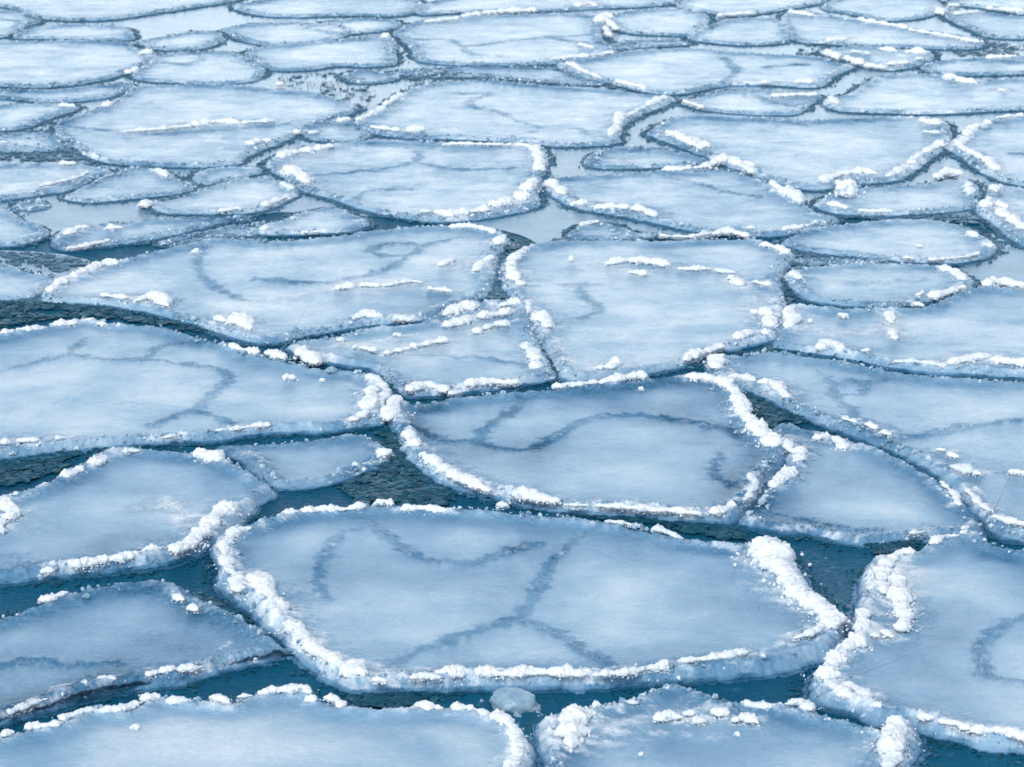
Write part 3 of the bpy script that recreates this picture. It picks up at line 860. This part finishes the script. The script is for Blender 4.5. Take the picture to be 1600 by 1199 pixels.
floe('rounded floe just above centre left with thin seams and a lumpy snow rim all round',
     [(420,261),(437,240),(467,231),(518,224),(569,219),(636,219),(687,221),(737,223),(805,223),(842,226),(851,250),(843,281),(838,301),(832,326),(788,338),(737,346),(690,349),(636,343),(569,329),(518,312),(474,299),(449,281)],
     [([(436,246),(460,238),(490,234)],15), ([(490,234),(522,228)],12), ([(446,260),(465,272),(482,286)],20), ([(655,330),(676,330)],10,.2), ([(682,330),(706,338)],16,.05), ([(706,336),(740,330),(762,326)],13), ([(768,322),(798,314)],20), ([(804,310),(828,306)],20), ([(824,298),(834,282)],20), ([(836,232),(845,250)],15), ([(844,252),(842,266)],15), ([(690,225),(730,225),(800,226)],8), ([(806,225),(836,230)],9)],
     [[(495,275),(560,268),(640,255),(655,240),(632,228)],[(655,255),(720,265),(800,263)],[(556,310),(580,298),(642,296)]], h=.06, tone=.07)

floe('wide floe left of centre with inner snow lines and a sharply pointed left tip',
     [(68,468),(80,443),(115,431),(148,414),(189,404),(243,391),(290,381),(324,372),(391,374),(456,373),(540,367),(552,364),(636,354),(687,352),(737,351),(775,361),(792,375),(776,397),(769,423),(763,453),(758,465),(720,478),(690,490),(653,504),(569,511),(518,520),(467,527),(430,538),(400,538),(354,525),(304,508),(253,495),(202,484),(135,476),(72,474)],
     [([(76,456),(92,442),(112,432)],15), ([(112,434),(132,422)],14), ([(130,424),(155,414),(186,409)],14), ([(155,460),(198,466)],9), ([(208,470),(232,464)],15), ([(228,466),(244,464),(262,478)],19), ([(336,496),(356,502)],17), ([(352,506),(374,500),(390,514)],24), ([(380,472),(450,464),(520,452)],7,.5), ([(524,451),(555,446)],13), ([(560,446),(595,446)],13,.05), ([(595,446),(640,440),(660,442)],11,.15), ([(548,500),(572,492),(600,496)],17,.05), ([(608,496),(645,500)],14,.15), ([(685,415),(712,405)],11), ([(742,424),(752,412)],20), ([(760,408),(768,402)],16), ([(775,382),(784,372)],16), ([(700,354),(740,354),(775,364)],9), ([(668,450),(705,456)],10)],
     [[(578,392),(600,381),(640,380),(656,388),(640,398),(604,400),(580,394)],[(645,398),(590,425),(520,440),(470,440),(400,435)],[(655,385),(720,370)],[(320,385),(310,420),(340,450),(380,470)]], h=.06, tone=.10)

floe('broad floe right of centre with a white snow slab lying along its far side',
     [(785,418),(800,397),(828,382),(844,379),(901,373),(969,373),(1036,377),(1104,373),(1181,373),(1236,392),(1230,412),(1215,433),(1219,463),(1224,497),(1214,525),(1202,535),(1154,545),(1104,559),(1060,576),(1010,586),(960,593),(900,598),(885,593),(870,571),(850,541),(835,516),(820,486),(800,466),(787,440)],
     [([(806,400),(796,418)],15,.05), ([(800,420),(806,436),(816,446)],19), ([(830,470),(822,490)],11,.2), ([(838,492),(856,512)],26,.1), ([(945,412),(985,407),(1048,413)],17), ([(982,424),(1012,428)],12), ([(1058,420),(1112,420)],10,.05), ([(1115,422),(1150,426)],8,.2), ([(890,420),(940,424)],7,.4), ([(1142,432),(1158,446)],15,.1), ([(1176,440),(1204,446)],13,.1), ([(1186,382),(1210,386),(1232,396)],13), ([(1190,484),(1206,492)],30), ([(1200,498),(1208,510)],22), ([(1066,563),(1100,550),(1130,540)],16,.05), ([(1150,530),(1176,518)],14), ([(1190,522),(1206,518)],13), ([(930,576),(965,572)],14), ([(952,568),(972,566)],26), ([(870,545),(890,570)],13,.3), ([(860,520),(876,548)],12,.4), ([(805,398),(826,388)],10,.2)],
     [[(880,445),(940,444)],[(905,448),(918,468),(940,484),(908,497)]], h=.065, tone=.14, patches=[([(1170,450),(1200,470)],14,.4)])

floe('floe in the centre half covered by broken snow slabs along its upper right edge',
     [(455,545),(470,530),(520,524),(580,511),(650,504),(690,486),(720,475),(770,469),(815,469),(826,500),(841,540),(857,575),(861,592),(800,606),(740,613),(680,621),(640,621),(612,600),(588,580),(555,573),(510,569),(475,560)],
     [([(690,492),(720,482)],18), ([(715,482),(750,478)],21), ([(690,508),(715,504),(736,497)],15), ([(745,495),(780,490),(806,485)],17), ([(776,478),(815,472)],16), ([(600,552),(640,544)],10), ([(640,542),(700,530)],12), ([(740,520),(770,508),(796,505)],13,.1), ([(464,548),(482,556),(500,568)],21,.05), ([(560,542),(590,548)],10,.1), ([(640,612),(660,602)],17), ([(660,602),(684,606),(700,612)],21), ([(724,602),(760,598),(812,598)],15,.05), ([(840,576),(834,556),(818,540)],16,.15), ([(700,616),(720,612)],10,.2)],
     [[(600,553),(690,556),(760,560),(822,572)]], h=.062, tone=.12, patches=[([(520,540),(580,535),(640,525)],16,.4)])

floe('small triangular floe in the gap below the long left floe',
     [(346,697),(400,692),(480,686),(560,678),(600,695),(609,712),(580,733),(520,755),(480,763),(432,761),(410,744),(384,724)],
     [([(596,706),(602,712)],16,.05), ([(520,744),(560,732)],8,.5), ([(395,708),(412,726)],8,.4), ([(560,734),(592,720)],8,.4)],
     [], h=.042, thin=.05)

# ---- left side, mid distance
floe('flat floe at the left edge with a snowy lower right corner',
     [(-150,285),(-80,258),(0,256),(51,255),(118,253),(152,260),(171,268),(145,282),(108,299),(51,307),(0,314),(-100,316)],
     [([(60,290),(110,280),(140,268)],8,.1), ([(92,255),(120,255)],8,.05), ([(36,298),(80,292)],7,.1)], [], h=.05, tone=.14)
floe('small leaf-shaped floe between two dark cracks on the left',
     [(106,310),(152,281),(179,268),(216,260),(256,267),(280,280),(304,291),(287,302),(236,309),(186,314),(135,317)],
     [([(112,306),(135,308)],9,.3), ([(245,266),(262,276)],13,.1)], [], h=.045, tone=.14)
floe('tiny pale floe tucked beside the leaf-shaped floe, touching the rounded one behind',
     [(304,281),(317,266),(354,261),(402,263),(405,271),(371,280),(321,290)], [], [], h=.04, tone=.05)
floe('smooth bright floe left of the rounded floe, one upright snow knob at its left end',
     [(236,325),(240,315),(290,304),(337,288),(388,277),(439,282),(464,298),(452,312),(422,326),(388,334),(304,336),(256,333)],
     [([(224,322),(234,316)],15), ([(410,322),(430,314),(446,308)],10), ([(340,330),(378,326)],8,.1), ([(440,285),(458,296)],10,.25)], [], h=.05, tone=.16)
floe('narrow crusty floe on the left with two snow heaps on its far edge',
     [(88,386),(91,369),(104,357),(135,350),(182,348),(236,343),(304,340),(354,337),(390,341),(354,348),(304,360),(236,376),(169,385),(108,393)],
     [([(98,366),(120,360)],13), ([(116,358),(138,354)],15), ([(165,356),(192,356)],15,.05), ([(106,389),(150,380),(172,375)],8)], [], h=.045, tone=.03)
floe('slim floe below the rounded floe, dark edged, with crumbs along its front',
     [(395,363),(405,351),(439,344),(472,331),(518,322),(552,334),(571,348),(548,363),(501,366),(417,368)],
     [([(408,360),(420,354)],10,.1), ([(470,364),(500,362)],8), ([(555,345),(566,348)],10,.3)], [], h=.045, tone=.14)
floe('floe cut by the left edge just above the pale one beside dark slush',
     [(-100,340),(0,326),(34,342),(68,355),(64,373),(27,385),(0,387),(-80,382)], [([(30,372),(60,366)],8,.3)], [], h=.045, tone=.10)
floe('pale floe cut by the left edge beside a patch of dark slush',
     [(-140,425),(0,415),(51,425),(82,433),(74,451),(40,468),(0,471),(-120,466)], [([(40,456),(66,446)],8,.5)], [], h=.045, tone=.10)
floe('thin strip of ice at the left edge between pale floes and dark cracks',
     [(-100,215),(0,213),(34,205),(84,205),(94,219),(112,233),(67,238),(0,239),(-100,236)], [([(0,222),(12,222)],8,.1), ([(92,250),(120,250)],8,.3)], [], h=.04, thin=.04)
floe('broad upper left floe split by a long snow seam across its middle',
     [(88,205),(91,195),(98,188),(142,172),(189,151),(216,134),(270,131),(337,131),(405,136),(439,141),(489,144),(540,158),(556,170),(526,187),(489,200),(439,224),(388,244),(364,259),(304,263),(236,261),(169,256),(135,244),(111,227),(94,214)],
     [([(190,206),(240,202),(300,196)],9,.1), ([(300,196),(340,190),(376,192)],13), ([(376,192),(430,188)],8,.2), ([(388,226),(408,220),(424,220)],11), ([(160,166),(178,160)],12), ([(346,232),(380,226)],7,.2), ([(460,208),(470,204)],8), ([(130,236),(160,250)],9,.4)],
     [[(110,198),(160,203),(200,210),(300,206),(380,200),(450,194)]], h=.06, tone=.12)
floe('slushy little floe right of the broad upper left floe, snow on its front',
     [(470,200),(490,194),(530,186),(562,191),(580,206),(560,222),(520,224),(480,216)], [([(526,190),(548,186)],10), ([(480,208),(500,206)],8,.2)], [], h=.035, thin=.08, icyrim=.3)
floe('wide grey floe at the upper left edge with a smooth front rim',
     [(-160,95),(-90,70),(0,65),(67,63),(135,63),(192,65),(216,75),(242,84),(229,99),(202,112),(169,124),(118,134),(51,138),(0,136),(-120,126)],
     [([(218,84),(236,80)],12), ([(60,130),(110,128)],6,.2)], [], h=.055, tone=.12)
floe('narrow sliver of ice under the wide grey floe at the left edge',
     [(-80,142),(0,139),(84,140),(152,133),(204,130),(199,143),(152,156),(84,161),(0,155),(-100,151)], [([(196,114),(210,110)],10), ([(120,142),(150,140)],7,.1)], [], h=.04, thin=.02)
floe('left edge floe below the sliver, tapering towards the broad upper left floe',
     [(-100,170),(0,164),(51,161),(111,162),(120,171),(67,190),(44,200),(0,205),(-120,196)], [([(92,164),(118,166)],9), ([(0,200),(40,194)],7,.3)], [], h=.045, tone=.12)
floe('small oval pool-like floe near the top left corner, dark ringed',
     [(25,56),(37,46),(67,40),(135,38),(192,41),(206,54),(199,64),(135,63),(67,62),(27,61)], [], [], h=.04, tone=.14)
floe('little rounded floe cut by the left edge near the top corner',
     [(-70,25),(0,16),(34,19),(61,32),(44,41),(24,52),(0,60),(-60,56)], [([(30,36),(56,32)],6,.2)], [[(0,30),(30,34),(20,44),(0,46)]], h=.04, tone=.12)
floe('long floe across the top left corner, cut by the frame top',
     [(-140,-15),(-40,-40),(200,-45),(370,-10),(366,3),(310,12),(250,21),(160,33),(70,31),(30,18),(0,12),(-120,10)], [], [], h=.05, tone=.14)
floe('half-moon floe at upper left with a darker cloudy middle',
     [(352,44),(400,36),(470,35),(530,39),(547,52),(500,67),(430,73),(385,66),(360,56)], [([(390,38),(430,37)],6,.2)], [], h=.045, tone=.06)
floe('slender floe with small dark loop, left of the half-moon floe',
     [(222,66),(260,56),(310,48),(340,50),(345,62),(320,76),(270,80),(235,76)], [], [[(330,66),(345,64),(360,68)]], h=.04, tone=.12)
floe('pale floe behind the broad upper left floe, with a smaller curl of ice on top',
     [(209,116),(229,101),(246,87),(287,80),(310,80),(354,80),(405,97),(412,108),(395,127),(337,133),(270,131),(219,126)], [([(205,112),(214,106)],10), ([(350,92),(380,100)],6,.3)], [[(250,92),(300,84),(316,92),(290,100),(255,98)]], h=.04, tone=.14)
floe('square ended upper floe with a snow knob on its far right corner',
     [(385,84),(408,73),(456,68),(540,61),(598,54),(613,60),(614,82),(612,102),(570,106),(530,104),(490,110),(440,112),(412,107),(400,97)],
     [([(598,58),(608,56)],13), ([(430,132),(446,130)],10)], [], h=.05, tone=.14)
floe('floe at the top edge left of centre, faintly mottled',
     [(366,12),(400,2),(470,-12),(560,-12),(640,-5),(660,10),(625,26),(540,26),(460,28),(405,25)], [([(560,22),(620,18)],6,.2)], [], h=.045, tone=.10)
floe('short bright sliver of ice between the mottled top floe and the square ended one',
     [(475,46),(500,36),(530,31),(570,28),(620,33),(612,47),(575,52),(520,54)], [([(545,46),(600,44)],6,.1)], [], h=.035, tone=.14)
floe('long upper middle floe with a wavy dark seam and bright snow on its far rim',
     [(618,52),(641,37),(678,29),(732,26),(800,23),(867,21),(918,23),(942,30),(937,46),(940,64),(957,75),(960,88),(911,97),(867,101),(766,104),(699,102),(658,97),(645,78),(628,61)],
     [([(662,34),(720,28)],8), ([(720,26),(780,18),(840,16)],10), ([(840,22),(900,22)],7,.1), ([(690,94),(750,96)],7), ([(860,92),(910,88),(958,82)],10), ([(936,34),(946,26)],14), ([(942,22),(955,28)],11), ([(905,68),(925,75)],8), ([(946,44),(954,56)],9,.1)],
     [[(645,63),(700,62),(725,72),(790,65),(860,58),(930,54)],[(860,60),(910,66)],[(720,72),(735,84),(790,88)]], h=.05, tone=.15)
floe('upper middle floe crossed by a winding dark seam, a snow mound on its lower left',
     [(557,190),(591,172),(624,148),(665,131),(705,126),(766,124),(834,131),(901,136),(969,142),(1019,146),(1053,155),(1032,169),(996,183),(970,200),(962,224),(942,229),(867,230),(834,225),(766,222),(699,219),(631,217),(583,210),(564,200)],
     [([(556,188),(580,180)],11), ([(580,178),(600,168)],10), ([(602,164),(626,148)],9), ([(578,198),(625,204)],9), ([(634,204),(664,202)],16), ([(1038,152),(1010,166)],11), ([(1006,168),(975,184)],9,.1), ([(972,180),(964,194)],15), ([(960,200),(954,212)],13), ([(800,222),(860,222),(925,222)],7)],
     [[(720,146),(765,146),(735,158),(742,168),(780,175),(800,186),(840,198),(876,204)],[(800,212),(850,203),(905,202),(918,212)]], h=.058, tone=.13)
floe('broad upper right-of-centre floe tapering to a snow point at its left',
     [(873,104),(880,98),(920,92),(962,84),(986,78),(1070,75),(1141,80),(1212,85),(1276,88),(1310,97),(1332,106),(1303,119),(1273,138),(1195,134),(1127,136),(1060,149),(1019,147),(952,131),(901,119)],
     [([(884,98),(905,106)],10), ([(905,108),(940,122)],8,.05), ([(960,126),(1010,138)],9), ([(1010,140),(1050,142)],6), ([(1190,130),(1208,128)],10), ([(1240,128),(1272,128)],9), ([(1275,124),(1320,104)],7,.1), ([(1290,80),(1310,92)],8,.05), ([(1000,72),(1070,74),(1130,80)],7,.1)],
     [[(1130,90),(1150,110),(1130,130)],[(1200,105),(1260,100)]], h=.05, tone=.14)
floe('small slushy floe squeezed behind the large smooth floe',
     [(1066,160),(1127,142),(1175,139),(1229,144),(1276,147),(1264,165),(1238,180),(1178,180),(1111,175),(1077,166)],
     [([(1068,158),(1100,168)],8), ([(1204,150),(1240,148),(1278,148)],8), ([(1240,172),(1256,176)],7)], [[(1175,142),(1200,158),(1240,166)]], h=.042, tone=.10)
floe('wide upper right floe with smooth curved front rim and snow lump on its far side',
     [(1290,163),(1298,152),(1330,144),(1353,128),(1377,118),(1431,115),(1468,117),(1532,125),(1600,122),(1700,125),(1800,150),(1720,168),(1600,173),(1532,176),(1448,180),(1380,178),(1316,175)],
     [([(1472,120),(1495,122)],16), ([(1495,124),(1526,130)],13), ([(1296,152),(1310,162)],12), ([(1316,168),(1360,172)],6,.1), ([(1560,140),(1572,142)],9), ([(1400,175),(1500,174),(1600,166)],6)], [], h=.052, tone=.15)
floe('right edge floe with a bent white snow ridge on its left corner',
     [(1483,228),(1509,206),(1549,189),(1600,181),(1750,185),(1800,230),(1720,292),(1600,292),(1566,284),(1532,268),(1505,247)],
     [([(1496,228),(1510,216)],15), ([(1510,212),(1522,200)],14), ([(1522,198),(1546,192)],13), ([(1500,230),(1522,240)],14), ([(1522,242),(1548,254),(1554,266)],15), ([(1556,184),(1600,180)],8)], [[(1580,240),(1640,238)]], h=.062, tone=.12)
floe('floe cut by the right edge with a snowy left rim facing the dark channel',
     [(1530,329),(1540,310),(1555,287),(1570,290),(1600,293),(1720,300),(1790,350),(1720,400),(1640,396),(1593,382),(1559,353)],
     [([(1550,292),(1556,300)],20), ([(1546,310),(1538,324)],15), ([(1556,318),(1575,324)],15), ([(1560,330),(1580,342),(1600,356),(1630,370)],16)], [], h=.062, tone=.10)
floe('hazy little floe at the upper right with a sharp left tip',
     [(1078,60),(1097,44),(1144,30),(1195,28),(1222,34),(1236,61),(1212,70),(1161,72),(1111,68)], [([(1130,56),(1190,60)],7,.1), ([(1084,56),(1100,42)],6,.2)], [], h=.042, tone=.10)
floe('long upper right floe with a raised pale far rim running its full length',
     [(1225,22),(1249,16),(1296,24),(1364,34),(1431,45),(1499,55),(1534,64),(1524,77),(1465,78),(1397,75),(1347,75),(1296,70),(1250,67),(1228,46)],
     [([(1232,18),(1270,24)],9), ([(1272,24),(1340,32)],7,.1), ([(1340,30),(1420,44)],9), ([(1420,46),(1490,58),(1530,66)],8,.05), ([(1290,64),(1325,60)],11)], [], h=.048, tone=.15)
floe('crumbly heap of broken ice and snow jammed behind the wide upper right floe',
     [(1283,82),(1323,73),(1364,73),(1414,76),(1451,80),(1448,98),(1397,111),(1354,106),(1320,94)],
     [([(1288,82),(1312,90)],12), ([(1320,90),(1350,100)],14), ([(1350,102),(1385,106)],13), ([(1385,100),(1420,98)],9), ([(1374,76),(1400,80)],13), ([(1416,80),(1450,82)],15), ([(1330,80),(1360,84)],9,.1), ([(1430,92),(1446,92)],9,.1)], [], h=.042, tone=.02)
floe('slim floe with a dark oval in it, cut by the upper right edge',
     [(1441,104),(1465,95),(1532,90),(1586,87),(1700,95),(1750,108),(1600,117),(1516,119),(1465,117)], [([(1540,90),(1588,88)],8), ([(1560,112),(1600,110)],7,.1)], [[(1520,102),(1560,96),(1610,98)]], h=.045, tone=.14)
floe('pale floe at the right edge near the top corner with dark crumbled left tip',
     [(1482,20),(1532,20),(1600,25),(1720,30),(1740,55),(1600,62),(1549,60),(1519,48),(1492,35)], [([(1490,22),(1530,18)],8,.1)], [], h=.045, tone=.15)
floe('broad pale floe cut by the top edge on the right, clean and even',
     [(1289,5),(1330,-8),(1400,-22),(1465,3),(1464,20),(1431,31),(1381,33),(1330,23),(1293,17)], [([(1466,14),(1474,22)],11), ([(1480,8),(1500,8)],9)], [], h=.045, tone=.15)
floe('floe in the top right corner, mostly out of frame',
     [(1482,2),(1530,-10),(1600,-18),(1720,0),(1710,20),(1600,24),(1550,16),(1500,10)], [([(1540,12),(1600,18)],9)], [], h=.045, tone=.15)
floe('plain floe at the upper middle right, its right tip rimmed with fine snow',
     [(946,30),(985,18),(1050,13),(1100,21),(1102,38),(1080,56),(1020,56),(985,53),(960,45)], [([(950,32),(964,46)],10,.05), ([(1086,52),(1104,34)],7,.1)], [], h=.045, tone=.15)
floe('thin pale floe cut by the top edge right of centre',
     [(1060,10),(1100,-10),(1180,-20),(1270,-10),(1290,3),(1250,12),(1190,22),(1150,27),(1100,20)], [([(1120,24),(1180,20)],8), ([(1190,18),(1260,6)],6,.2)], [], h=.042, tone=.15)
floe('long floe cut by the top edge at centre, snow beads along its front rim',
     [(650,14),(690,0),(760,-15),(900,-20),(1040,-12),(1062,5),(1000,12),(930,15),(880,18),(790,19),(700,22),(660,25)], [([(900,10),(920,5)],11), ([(925,4),(930,10)],10), ([(665,20),(720,16),(790,12)],7)], [], h=.042, tone=.13)
floe('grainy slush floe in the strip between the two seamed upper middle floes',
     [(650,114),(720,106),(800,105),(880,106),(905,119),(945,131),(920,135),(880,133),(820,128),(760,122),(700,122),(655,121)], [([(720,118),(760,118)],7,.2)], [], h=.02, thin=.1, icyrim=.2)
floe('crescent of crusty ice below the tapering floe, edging the grey pool',
     [(889,369),(906,353),(942,346),(962,353),(1002,364),(1032,370),(969,376),(901,375)], [([(905,352),(935,346)],8,.1), ([(915,366),(985,364)],7)], [], h=.04, thin=.06)

# ---- small thin pieces between them
floe('thin ring of slush ice left of the grainy slush floe, like a bracelet', [(537,119),(560,110),(600,112),(622,120),(600,130),(560,131)], [], [], h=.028, thin=.05, icyrim=.3, crumbs=2)
floe('sliver of slush ice touching the grainy slush floe at its upper left', [(614,117),(640,109),(678,109),(690,115),(650,120)], [], [], h=.028, thin=.05, icyrim=.3, crumbs=2)
floe('tiny dark round pancake in the grey pool near the left edge', [(26,323),(40,315),(64,314),(72,320),(60,328),(38,329)], [], [], h=.026, thin=.14, crumbs=2.5)
floe('narrow strip of crusty ice behind the broad upper right-of-centre floe', [(955,70),(1000,63),(1062,64),(1076,70),(1010,76),(962,78)], [([(1030,68),(1070,68)],7,.1)], [], h=.03, tone=.02, crumbs=2)
floe('clear thin plate between the narrow crusty floe and the wide one', [(250,380),(300,366),(372,352),(398,358),(392,370),(330,374),(285,386)], [], [], h=.022, thin=.10, crumbs=1.5)
floe('dark crusty wedge squeezed between the two oval floes on the right', [(1244,406),(1280,401),(1340,408),(1385,410),(1330,414),(1262,416)], [], [], h=.026, thin=.14, icyrim=.5, crumbs=3)

# ---- more floes drifting beyond the frame, one field
def far_field():
    V, Fs, n0 = [], [], 0
    inside = np.array([(-60, -14), (1660, -14), (1660, 1260), (-60, 1260)], float)
    cells = []
    for base in (1.5, 1.0, .62):
        y = 6.5
        while y < 46:
            sx = base * rng.uniform(.85, 1.2) * (1 if y < 30 else 1.8)
            hw = 5 + y * .34
            x = -hw + rng.random()
            while x < hw:
                cells.append((x + rng.normal() * .1, y + rng.normal() * .08, sx))
                x += sx * .7
            y += sx * .42
    done = []
    for (x, y, s) in cells:
        z0_ = y * cp + CAMH * sp
        if abs(FPX * x / z0_) < 760 and -560 < FPX * (y * sp - CAMH * cp) / z0_ < 560: continue
        a = np.linspace(0, 2 * math.pi, 40, endpoint=False)
        r = 1 + .14 * n2(np.cos(a) * 1.3 + x, np.sin(a) * 1.3 + y * 3) + .05 * n2(np.cos(a) * 5 + x, np.sin(a) * 5)
        o = np.stack([x + np.cos(a) * r * s * .5, y + np.sin(a) * r * s * .30], 1)
        # skip whatever would fall on the traced floes or in view
        hit = False
        zc = o[:, 1] * cp + CAMH * sp
        yc = -CAMH * cp + o[:, 1] * sp
        px_ = W / 2 + FPX * o[:, 0] / zc
        py_ = H / 2 - FPX * yc / zc
        if np.any((px_ > -25) & (px_ < 1625) & (py_ > -12) & (py_ < 1215)): continue
        for Q in OUTLINES:
            if abs(Q[:, 0].mean() - x) < 4 and abs(Q[:, 1].mean() - y) < 4:
                if in_poly(o, Q[::6]).any() or in_poly(Q[::6], o).any(): hit = True; break
        if hit: continue
        if done:
            D = np.array(done)
            if np.any(((D[:, 0] - x) / (.52 * (D[:, 2] + s))) ** 2 + ((D[:, 1] - y) / (.31 * (D[:, 2] + s))) ** 2 < 1.06): continue
        done.append((x, y, s))
        ring = []
        for k, z in ((1.0, -.04), (1.01, .02), (.99, .05), (.96, .058), (.9, .035), (.5, .03)):
            ring.append(np.stack([x + (o[:, 0] - x) * k, y + (o[:, 1] - y) * k, np.full(40, z) + .006 * n2(o[:, 0] * 9, o[:, 1] * 9 + k * 5)], 1))
        v = np.concatenate(ring + [np.array([[x, y, .03]])])
        for q in range(5):
            i = np.arange(40)
            Fs.append(np.stack([q * 40 + i, q * 40 + (i + 1) % 40, (q + 1) * 40 + (i + 1) % 40, (q + 1) * 40 + i], 1) + n0)
        Fs.append(np.stack([200 + i, 200 + (i + 1) % 40, np.full(40, 240)], 1) + n0)
        V.append(v); n0 += len(v)
    V = np.concatenate(V)
    o = build('drifting_ice_field', V, Fs, M_ICE, smooth=True, attrs={'clarity': np.full(len(V), -.1), 'snowy': np.zeros(len(V))})
    tag(o, 'drifting pancake ice stretching on beyond the edges of the view', 'ice field', kind='stuff')
far_field()

# ------------------------------------------------------------------ pools skinned with new ice; far sheet also pales the gaps as painted haze
SV, SF, n0 = [], [], 0
for poly in (
    [(-900,-140),(-900,395),(-200,392),(60,352),(90,372),(250,345),(300,366),(420,335),(560,338),(700,345),(790,362),(860,385),(905,352),(1000,362),(1120,372),(1230,345),(1290,340),(1400,345),(1530,345),(1550,380),(1500,412),(1540,452),(1640,470),(2000,480),(2600,440),(2600,-140),(800,-160)],
    [(300,384),(330,372),(385,352),(410,345),(400,378)],
    [(-60,470),(-60,395),(60,395),(140,408),(90,440),(72,474)]):
    v, fs = skin_patch(poly)
    SV.append(v); SF += [f + n0 for f in fs]; n0 += len(v)
tag(build('thin_ice', np.concatenate(SV), SF, M_SKIN, smooth=False), 'thin grey skin of new ice on pools, its far sheet pale as painted haze', 'new ice', kind='stuff')

# ------------------------------------------------------------------ dark slush in the gaps
for poly, dn in (
    ([(605,672),(625,690),(650,730),(700,765),(715,785),(640,795),(560,788),(530,765),(590,735),(612,712),(600,690)], 1.6),
    ([(-20,722),(150,704),(190,700),(125,722),(60,750),(-20,765)], 1.5),
    ([(300,925),(350,945),(402,975),(455,1015),(420,1027),(370,1035),(340,980)], 1.3),
    ([(1168,612),(1200,632),(1262,662),(1222,668),(1195,672),(1172,645)], 1.8),
    ([(-10,475),(70,472),(200,488),(330,520),(280,516),(190,500),(100,498),(-10,515)], 1.5),
    ([(-10,440),(80,450),(75,472),(-10,478)], 1.2),
    ([(535,1085),(660,1084),(700,1100),(640,1108),(540,1105)], 1.3),
    ([(880,806),(1000,822),(1170,848),(1150,820),(1000,812)], 1.5),
    ([(1360,850),(1450,842),(1420,862),(1370,872)], 1.5),
    ([(760,470),(760,430),(790,385),(830,375),(800,400),(785,430),(800,468)], 2.2),
    ([(820,470),(845,520),(880,590),(865,592),(845,545),(825,505)], 2.0),
    ([(590,575),(640,618),(612,625),(602,600)], 2.0),
    ([(1230,390),(1300,400),(1400,408),(1330,414),(1240,424)], 1.6),
    ([(1215,500),(1225,480),(1225,430),(1240,470),(1222,540)], 1.8),
    ([(430,120),(545,112),(595,150),(570,170),(500,148),(440,135)], .22),
    ([(620,120),(700,112),(1000,140),(700,126),(640,140)], .4),
    ([(60,210),(95,206),(140,250),(100,256),(0,250),(0,238)], 1.2),
    ([(0,395),(68,398),(140,410),(90,425),(0,410)], 1.2),
    ([(230,385),(330,365),(400,372),(290,385)], 1.2),
    ([(1290,330),(1230,370),(1300,345),(1420,338),(1520,335),(1540,360),(1500,350),(1400,340)], 1.0),
    ([(1270,60),(1300,75),(1290,92),(1240,86)], .7),
    ([(1480,78),(1545,66),(1600,70),(1600,85),(1500,90)], .8),
    ([(890,370),(1040,374),(1000,378),(850,382)], 1.6),
    ([(1270,545),(1110,560),(1210,547),(1400,578),(1500,588)], 1.0),
    ([(40,400),(30,60),(70,64),(200,66),(216,80)], 0.0),
    ([(950,62),(1080,66),(1070,74),(960,82)], .8)):
    if dn: slush_patch(poly, dn)
v, f, _ = SLUSH.get()
tag(build('slush', v, f, M_SLUSH, smooth=False), 'dark slush and crumbled ice floating in the gaps between the floes', 'slush', kind='stuff')

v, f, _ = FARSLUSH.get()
tag(build('slush', v, f, M_FARSLUSH, smooth=False), 'crumbs of slush along the distant cracks, painted pale with haze and sheen', 'slush', kind='stuff')

# ------------------------------------------------------------------ loose lumps lying on the floes
clump('small white snow clump alone on the pale bottom left floe', (210,1133), 17, .035, .6)
clump('round snow lump lying on the long left floe near its far edge', (452,590), 20, .035, .8)
clump('tiny snow lump in front of the far rim of the oval middle floe', (1001,606), 11, .038)
clump('small snow bead beside the tall snow wall of the largest floe', (1195,906), 11, .04)
clump('snow ball at the foot of the snow slabs on the bottom middle floe', (1152,1144), 12, .03)
clump('speck of snow in front of the big block on the bottom middle floe', (1001,1175), 10, .03)
clump('tall rounded snow heap on the low right-hand floe', (1322,302), 36, .03, 1.05, 9)
clump('pale snow pebble on the crusty left half of the wide right floe', (1318,493), 16, .032)
clump('second snow pebble, left one, on the crusty half of the wide right floe', (1266,500), 11, .032)
clump('snow ball on the wide left-of-centre floe near its far edge', (305,393), 15, .03)
clump('snow crumb on the slabs floe, flattened and bright, below its far edge', (532,529), 16, .03, .5)
clump('pale lump on the slabs floe beside the flattened crumb', (556,541), 12, .03)
clump('snow scrap at the right tip of the slabs floe, nearest the broken slabs', (621,521), 16, .03, .5)
clump('white lump behind the snow slab on the broad right-of-centre floe', (893,404), 13, .032)
clump('pair of snow beads left of the block on the broad right-of-centre floe', (1180,487), 14, .032)
clump('bright scrap of snow in the middle of the neat oval floe', (1437,382), 14, .028, .35)
clump('snow bit at the left edge of the long left floe, close to its near rim', (503,592), 10, .035)
o = clump('broken flake of clear ice standing on the right part of the long left floe', (521,580), 26, .035, .7, 2, 'loose ice pieces', M_CLEAR, 'ice_piece', 'ice chunk')
o = clump('rounded lump of clear grey ice in the dark gap before the largest floe', (803,1104), 104, -.014, .62, 0, 'loose ice pieces', M_CLEAR, 'ice_piece', 'ice chunk')
clump('glassy grey ice bit on the near rim of the dark channel behind the wide floe', (328,377), 18, .0, .6, 2, 'loose ice pieces', M_CLEAR, 'ice_piece', 'ice chunk')
